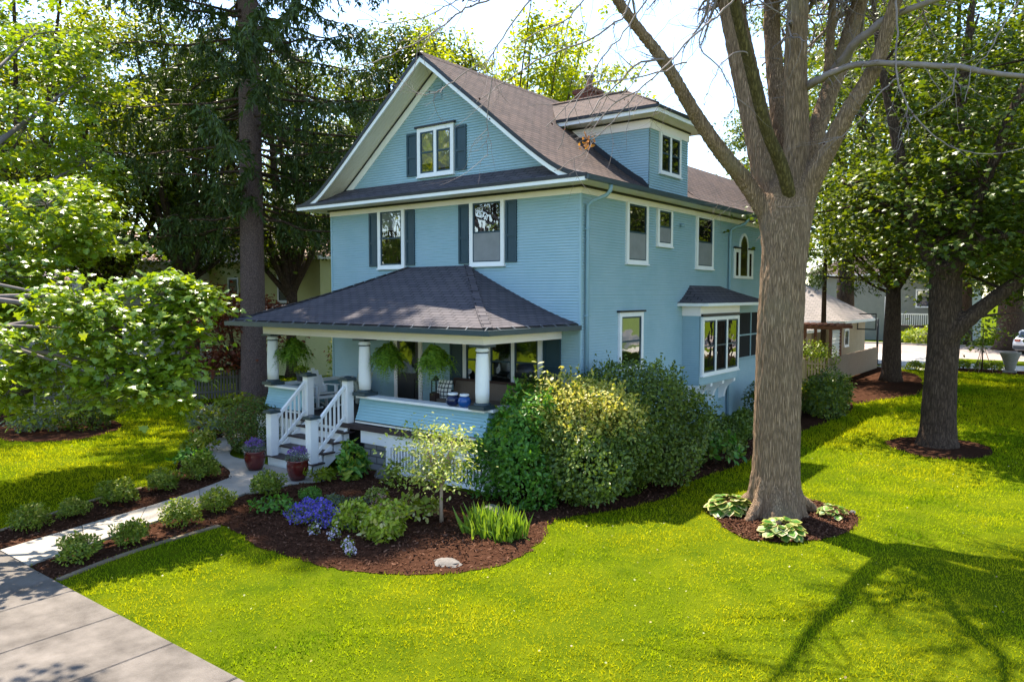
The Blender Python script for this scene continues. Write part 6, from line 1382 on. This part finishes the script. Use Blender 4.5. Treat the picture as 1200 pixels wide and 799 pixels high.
def hip_house(name, label, x0, x1, y0, y1, wh, rh, wm, rm, ov=.5, ridge_along='x', wins=(), cat='house'):
    t = thing(name, label, cat, ((x0 + x1) / 2, (y0 + y1) / 2, 0)); mb = MB()
    siding(mb, [(x0, 0), (x1, 0), (x1, wh), (x0, wh)], front(y0), .15); siding(mb, [(y0, 0), (y1, 0), (y1, wh), (y0, wh)], side(x1), .15); siding(mb, [(x0, 0), (x1, 0), (x1, wh), (x0, wh)], back(y1), .15); siding(mb, [(y0, 0), (y1, 0), (y1, wh), (y0, wh)], left(x0), .15)
    mb.build('wall', M[wm], t); X0, X1, Y0, Y1 = x0 - ov, x1 + ov, y0 - ov, y1 + ov; hw = min(X1 - X0, Y1 - Y0) / 2 * .96; z = wh; mb = MB()
    r0, r1 = (((X0 + hw), (Y0 + Y1) / 2, z + rh), ((X1 - hw), (Y0 + Y1) / 2, z + rh)) if X1 - X0 > Y1 - Y0 else (((X0 + X1) / 2, Y0 + hw, z + rh), ((X0 + X1) / 2, Y1 - hw, z + rh))
    A, B, Cc, D_ = (X0, Y0, z), (X1, Y0, z), (X1, Y1, z), (X0, Y1, z)
    if X1 - X0 > Y1 - Y0: fs = ([A, B, r1, r0], [B, Cc, r1], [Cc, D_, r0, r1], [D_, A, r0])
    else: fs = ([A, B, r0], [B, Cc, r1, r0], [Cc, D_, r1], [D_, A, r0, r1])
    for f in fs: mb.poly(f)
    mb.poly([A, D_, Cc, B]); mb.build('roof', M[rm], t)
    mb = MB(); mb.box(X0 - .02, X1 + .02, Y0 - .02, Y0 + .02, z - .16, z - .001); mb.box(X1 - .02, X1 + .02, Y0 + .021, Y1, z - .16, z - .001); mb.build('fascia', M['white'], t)
    for pl, u0, u1, z0, z1 in wins: window(front(y0) if pl == 'f' else side(x1), u0, u1, z0, z1, cas=.12, lower='blind', parent=t)
    return t
hip_house('yellow_house', 'pale yellow two-storey house behind the spruce trunk', -35, -22.6, 10.5, 20, 6.1, 2.6, 'yellow', 'roofpale', wins=(('f', -31, -29.9, 3.6, 5.1), ('f', -26.2, -25.0, 3.7, 5.3), ('s', 13, 14.1, 3.7, 5.2)))
hip_house('porch_annex', 'low brown-roofed annex in front of the yellow house', -26.6, -21.4, 8.6, 10.3, 2.9, .75, 'yellow', 'shade_shingle', .3, cat='annex')
hip_house('white_house', 'white house with reddish roof glimpsed through the maple leaves', -44, -33.0, 3.2, 12, 6.0, 2.2, 'whitewall', 'rooftile', wins=(('s', 4.0, 5.0, 4.2, 5.6), ('f', -35.2, -34.2, 4.2, 5.6)))
hip_house('red_roof_porch', 'low red-tiled roof beside the white house', -44, -34.2, -.8, 3.0, 4.2, 1.3, 'whitewall', 'rooftile', .4, cat='annex')
hip_house('garage', 'tan garage with pale grey hipped shingle roof', -8.5, -1.6, 28.5, 35, 2.7, 2.3, 'stucco', 'roofgrey', .55, wins=(('s', 30, 31, 1.2, 2.2),), cat='garage')
hip_house('garden_shed', 'low shed with pale shingle roof before the garage', -7.2, -2.6, 23.2, 27.4, 2.3, 1.2, 'stucco', 'roofgrey', .55, wins=(('s', 24.3, 25.2, 1.1, 1.9), ('s', 25.5, 26.4, 1.1, 1.9)), cat='shed')
M['greywall'] = mat('grey_green_siding', (.20, .215, .19), .8, (.24, .25, .22), 2)
t = hip_house('far_house', 'grey house with raised porch across the back street', -12, 1, 60, 70, 6, 3, 'greywall', 'shingle', wins=(('f', -3, -1.8, 3, 4.6),))
mb = MB(); mb.box(-5, .6, 57.5, 59.9, 1.3, 1.5); mb.build('porch_floor', M['deck'], t); mb = MB(); mb.box(-5, .6, 57.5, 57.6, 2.4, 2.5)
for k in range(34): x = -4.95 + k * .165; mb.box(x, x + .05, 57.53, 57.57, 1.5, 2.4)
for x in (-5, -1.5, .45): mb.box(x, x + .15, 57.48, 57.63, 1.5, 4)
mb.build('porch_railing', M['white'], t); mb = MB()
for k in range(6): mb.box(-2.2, -.2, 57.5 - (k + 1) * .3, 57.5 - k * .3, 0, 1.3 - k * .2)
mb.build('steps', M['drive'], t)
shrub('street_hedge', 'clipped sunny hedge along the far side of the back street', -1.2, 56.3, 4.4, 1.3, 3000, .2, 'oval', [M['lf_mid'], M['lf_lime']], seed=81, amp=.12, topmi=1, topfrac=.4)
# basketball pole
t = thing('hoop_pole', 'thin black pole with a square backboard frame by the driveway', 'pole', (-.5, 33.2, 0)); mb = MB(); mb.tube([(-.5, 33.2, 0), (-.5, 33.2, 2.7)], .06, 8); mb.box(-.7, -.3, 33, 33.4, 0, .1); mb.build('pole', M['black'], t)
mb = MB()
for q in ((-1.6, -.55, 2.05, 2.12), (-1.6, -.55, 2.95, 3.02), (-1.6, -1.54, 2.121, 2.949), (-.61, -.55, 2.121, 2.949)): mb.box(q[0], q[1], 33.05, 33.1, q[2], q[3])
mb.build('frame', M['black'], t)
# stone urn and low plants along the far bed
t = thing('stone_urn', 'grey cast stone urn at the back edge of the lawn', 'urn', (6.05, 32.9, 0)); mb = MB(); mb.box(5.75, 6.35, 32.6, 33.2, 0, .12); mb.lathe([(.2, .12), (.24, .2), (.3, .5), (.42, .85), (.5, 1.0), (.5, 1.08), (.42, 1.08), (.40, .95)], (6.05, 32.9, 0), 20); mb.build('bowl', M['urn'], t)
for x, y, lb in ((3.0, 32.6, 'low sunny tuft behind the lawn tree trunk'), (3.9, 32.8, 'second low tuft right of the lawn tree trunk'), (4.8, 32.7, 'tuft at the foot of the staked sapling'), (5.35, 32.7, 'green tuft just left of the stone urn'), (1.9, 30.8, 'low tuft between the two dark trunks'), (2.6, 31.4, 'bright tuft at the end of the fence bed')):
    shrub('border_tuft', lb, x, y, .8, .5, 420, .14, 'oval', [M['lf_mid'], M['lf_lime']], 'tufts along the far edge of the lawn', cat='plant', seed=int(x * 10), topmi=1, topfrac=.4, base=-.2)
# white car at the kerb
def car(x, y, rz, label):
    t = thing('parked_car', label, 'car', (x, y, 0)); ca, sa = math.cos(rz), math.sin(rz); fr = lambda u, v, z: (x + u * ca - v * sa, y + u * sa + v * ca, z)
    prof = [(-2.25, .45), (-2.28, .75), (-2.2, 1.0), (-2.05, 1.15), (-1.85, 1.62), (-1.6, 1.70), (.2, 1.70), (.55, 1.6), (1.2, 1.12), (2.1, .98), (2.28, .75), (2.25, .4), (1.9, .28), (-1.95, .28)]
    mb = MB(); ins = lambda z: .92 - max(0, z - 1.0) * .28
    n = len(prof); Lf = [fr(u, ins(z), z) for u, z in prof]; Rf = [fr(u, -ins(z), z) for u, z in prof]; mb.poly(Lf); mb.poly(Rf[::-1])
    for i in range(n): j = (i + 1) % n; mb.poly([Lf[i], Rf[i], Rf[j], Lf[j]])
    mb.build('body', M['carp'], t, bevel=.05)
    mb = MB()
    for s in (-1, 1):
        for q in ([(-1.6, 1.14), (-1.52, 1.58), (-.6, 1.6), (-.6, 1.12)], [(-.52, 1.12), (-.52, 1.6), (.2, 1.6), (.95, 1.14)]): mb.poly([fr(u, s * (ins(z) + .012), z) for u, z in q])
    mb.poly([fr(-2.07, -.68, 1.18), fr(-2.07, .68, 1.18), fr(-1.9, .62, 1.58), fr(-1.9, -.62, 1.58)]); mb.poly([fr(.58, -.68, 1.60), fr(.58, .68, 1.60), fr(1.19, .74, 1.15), fr(1.19, -.74, 1.15)]); mb.build('window', M['carglass'], t)
    for s in (-1, 1): mb = MB(); mb.box(-2.3, -2.12, s * .62 - .16, s * .62 + .16, .92, 1.06, 0, fr); mb.build('tail_lamp', M['redl'], t)
    mb = MB(); mb.box(-2.33, -2.2, -.85, .85, .36, .62, 0, fr); mb.build('bumper', M['greyp'], t); mb = MB(); mb.box(-2.31, -2.28, -.26, .26, .68, .8, 0, fr); mb.build('number_plate', M['white'], t)
    for u in (-1.4, 1.4):
        for s in (-1, 1):
            mb = MB(); mb.tube([fr(u, s * .7, .34), fr(u, s * .93, .34)], .34, 18); wl = mb.build('wheel', M['tyre'], t); mb = MB(); mb.tube([fr(u, s * .93, .34), fr(u, s * .945, .34)], .22, 12); mb.build('rim', M['metal'], wl)
car(7.0, 49.2, R(62), 'white hatchback car parked on the back street at the right edge')
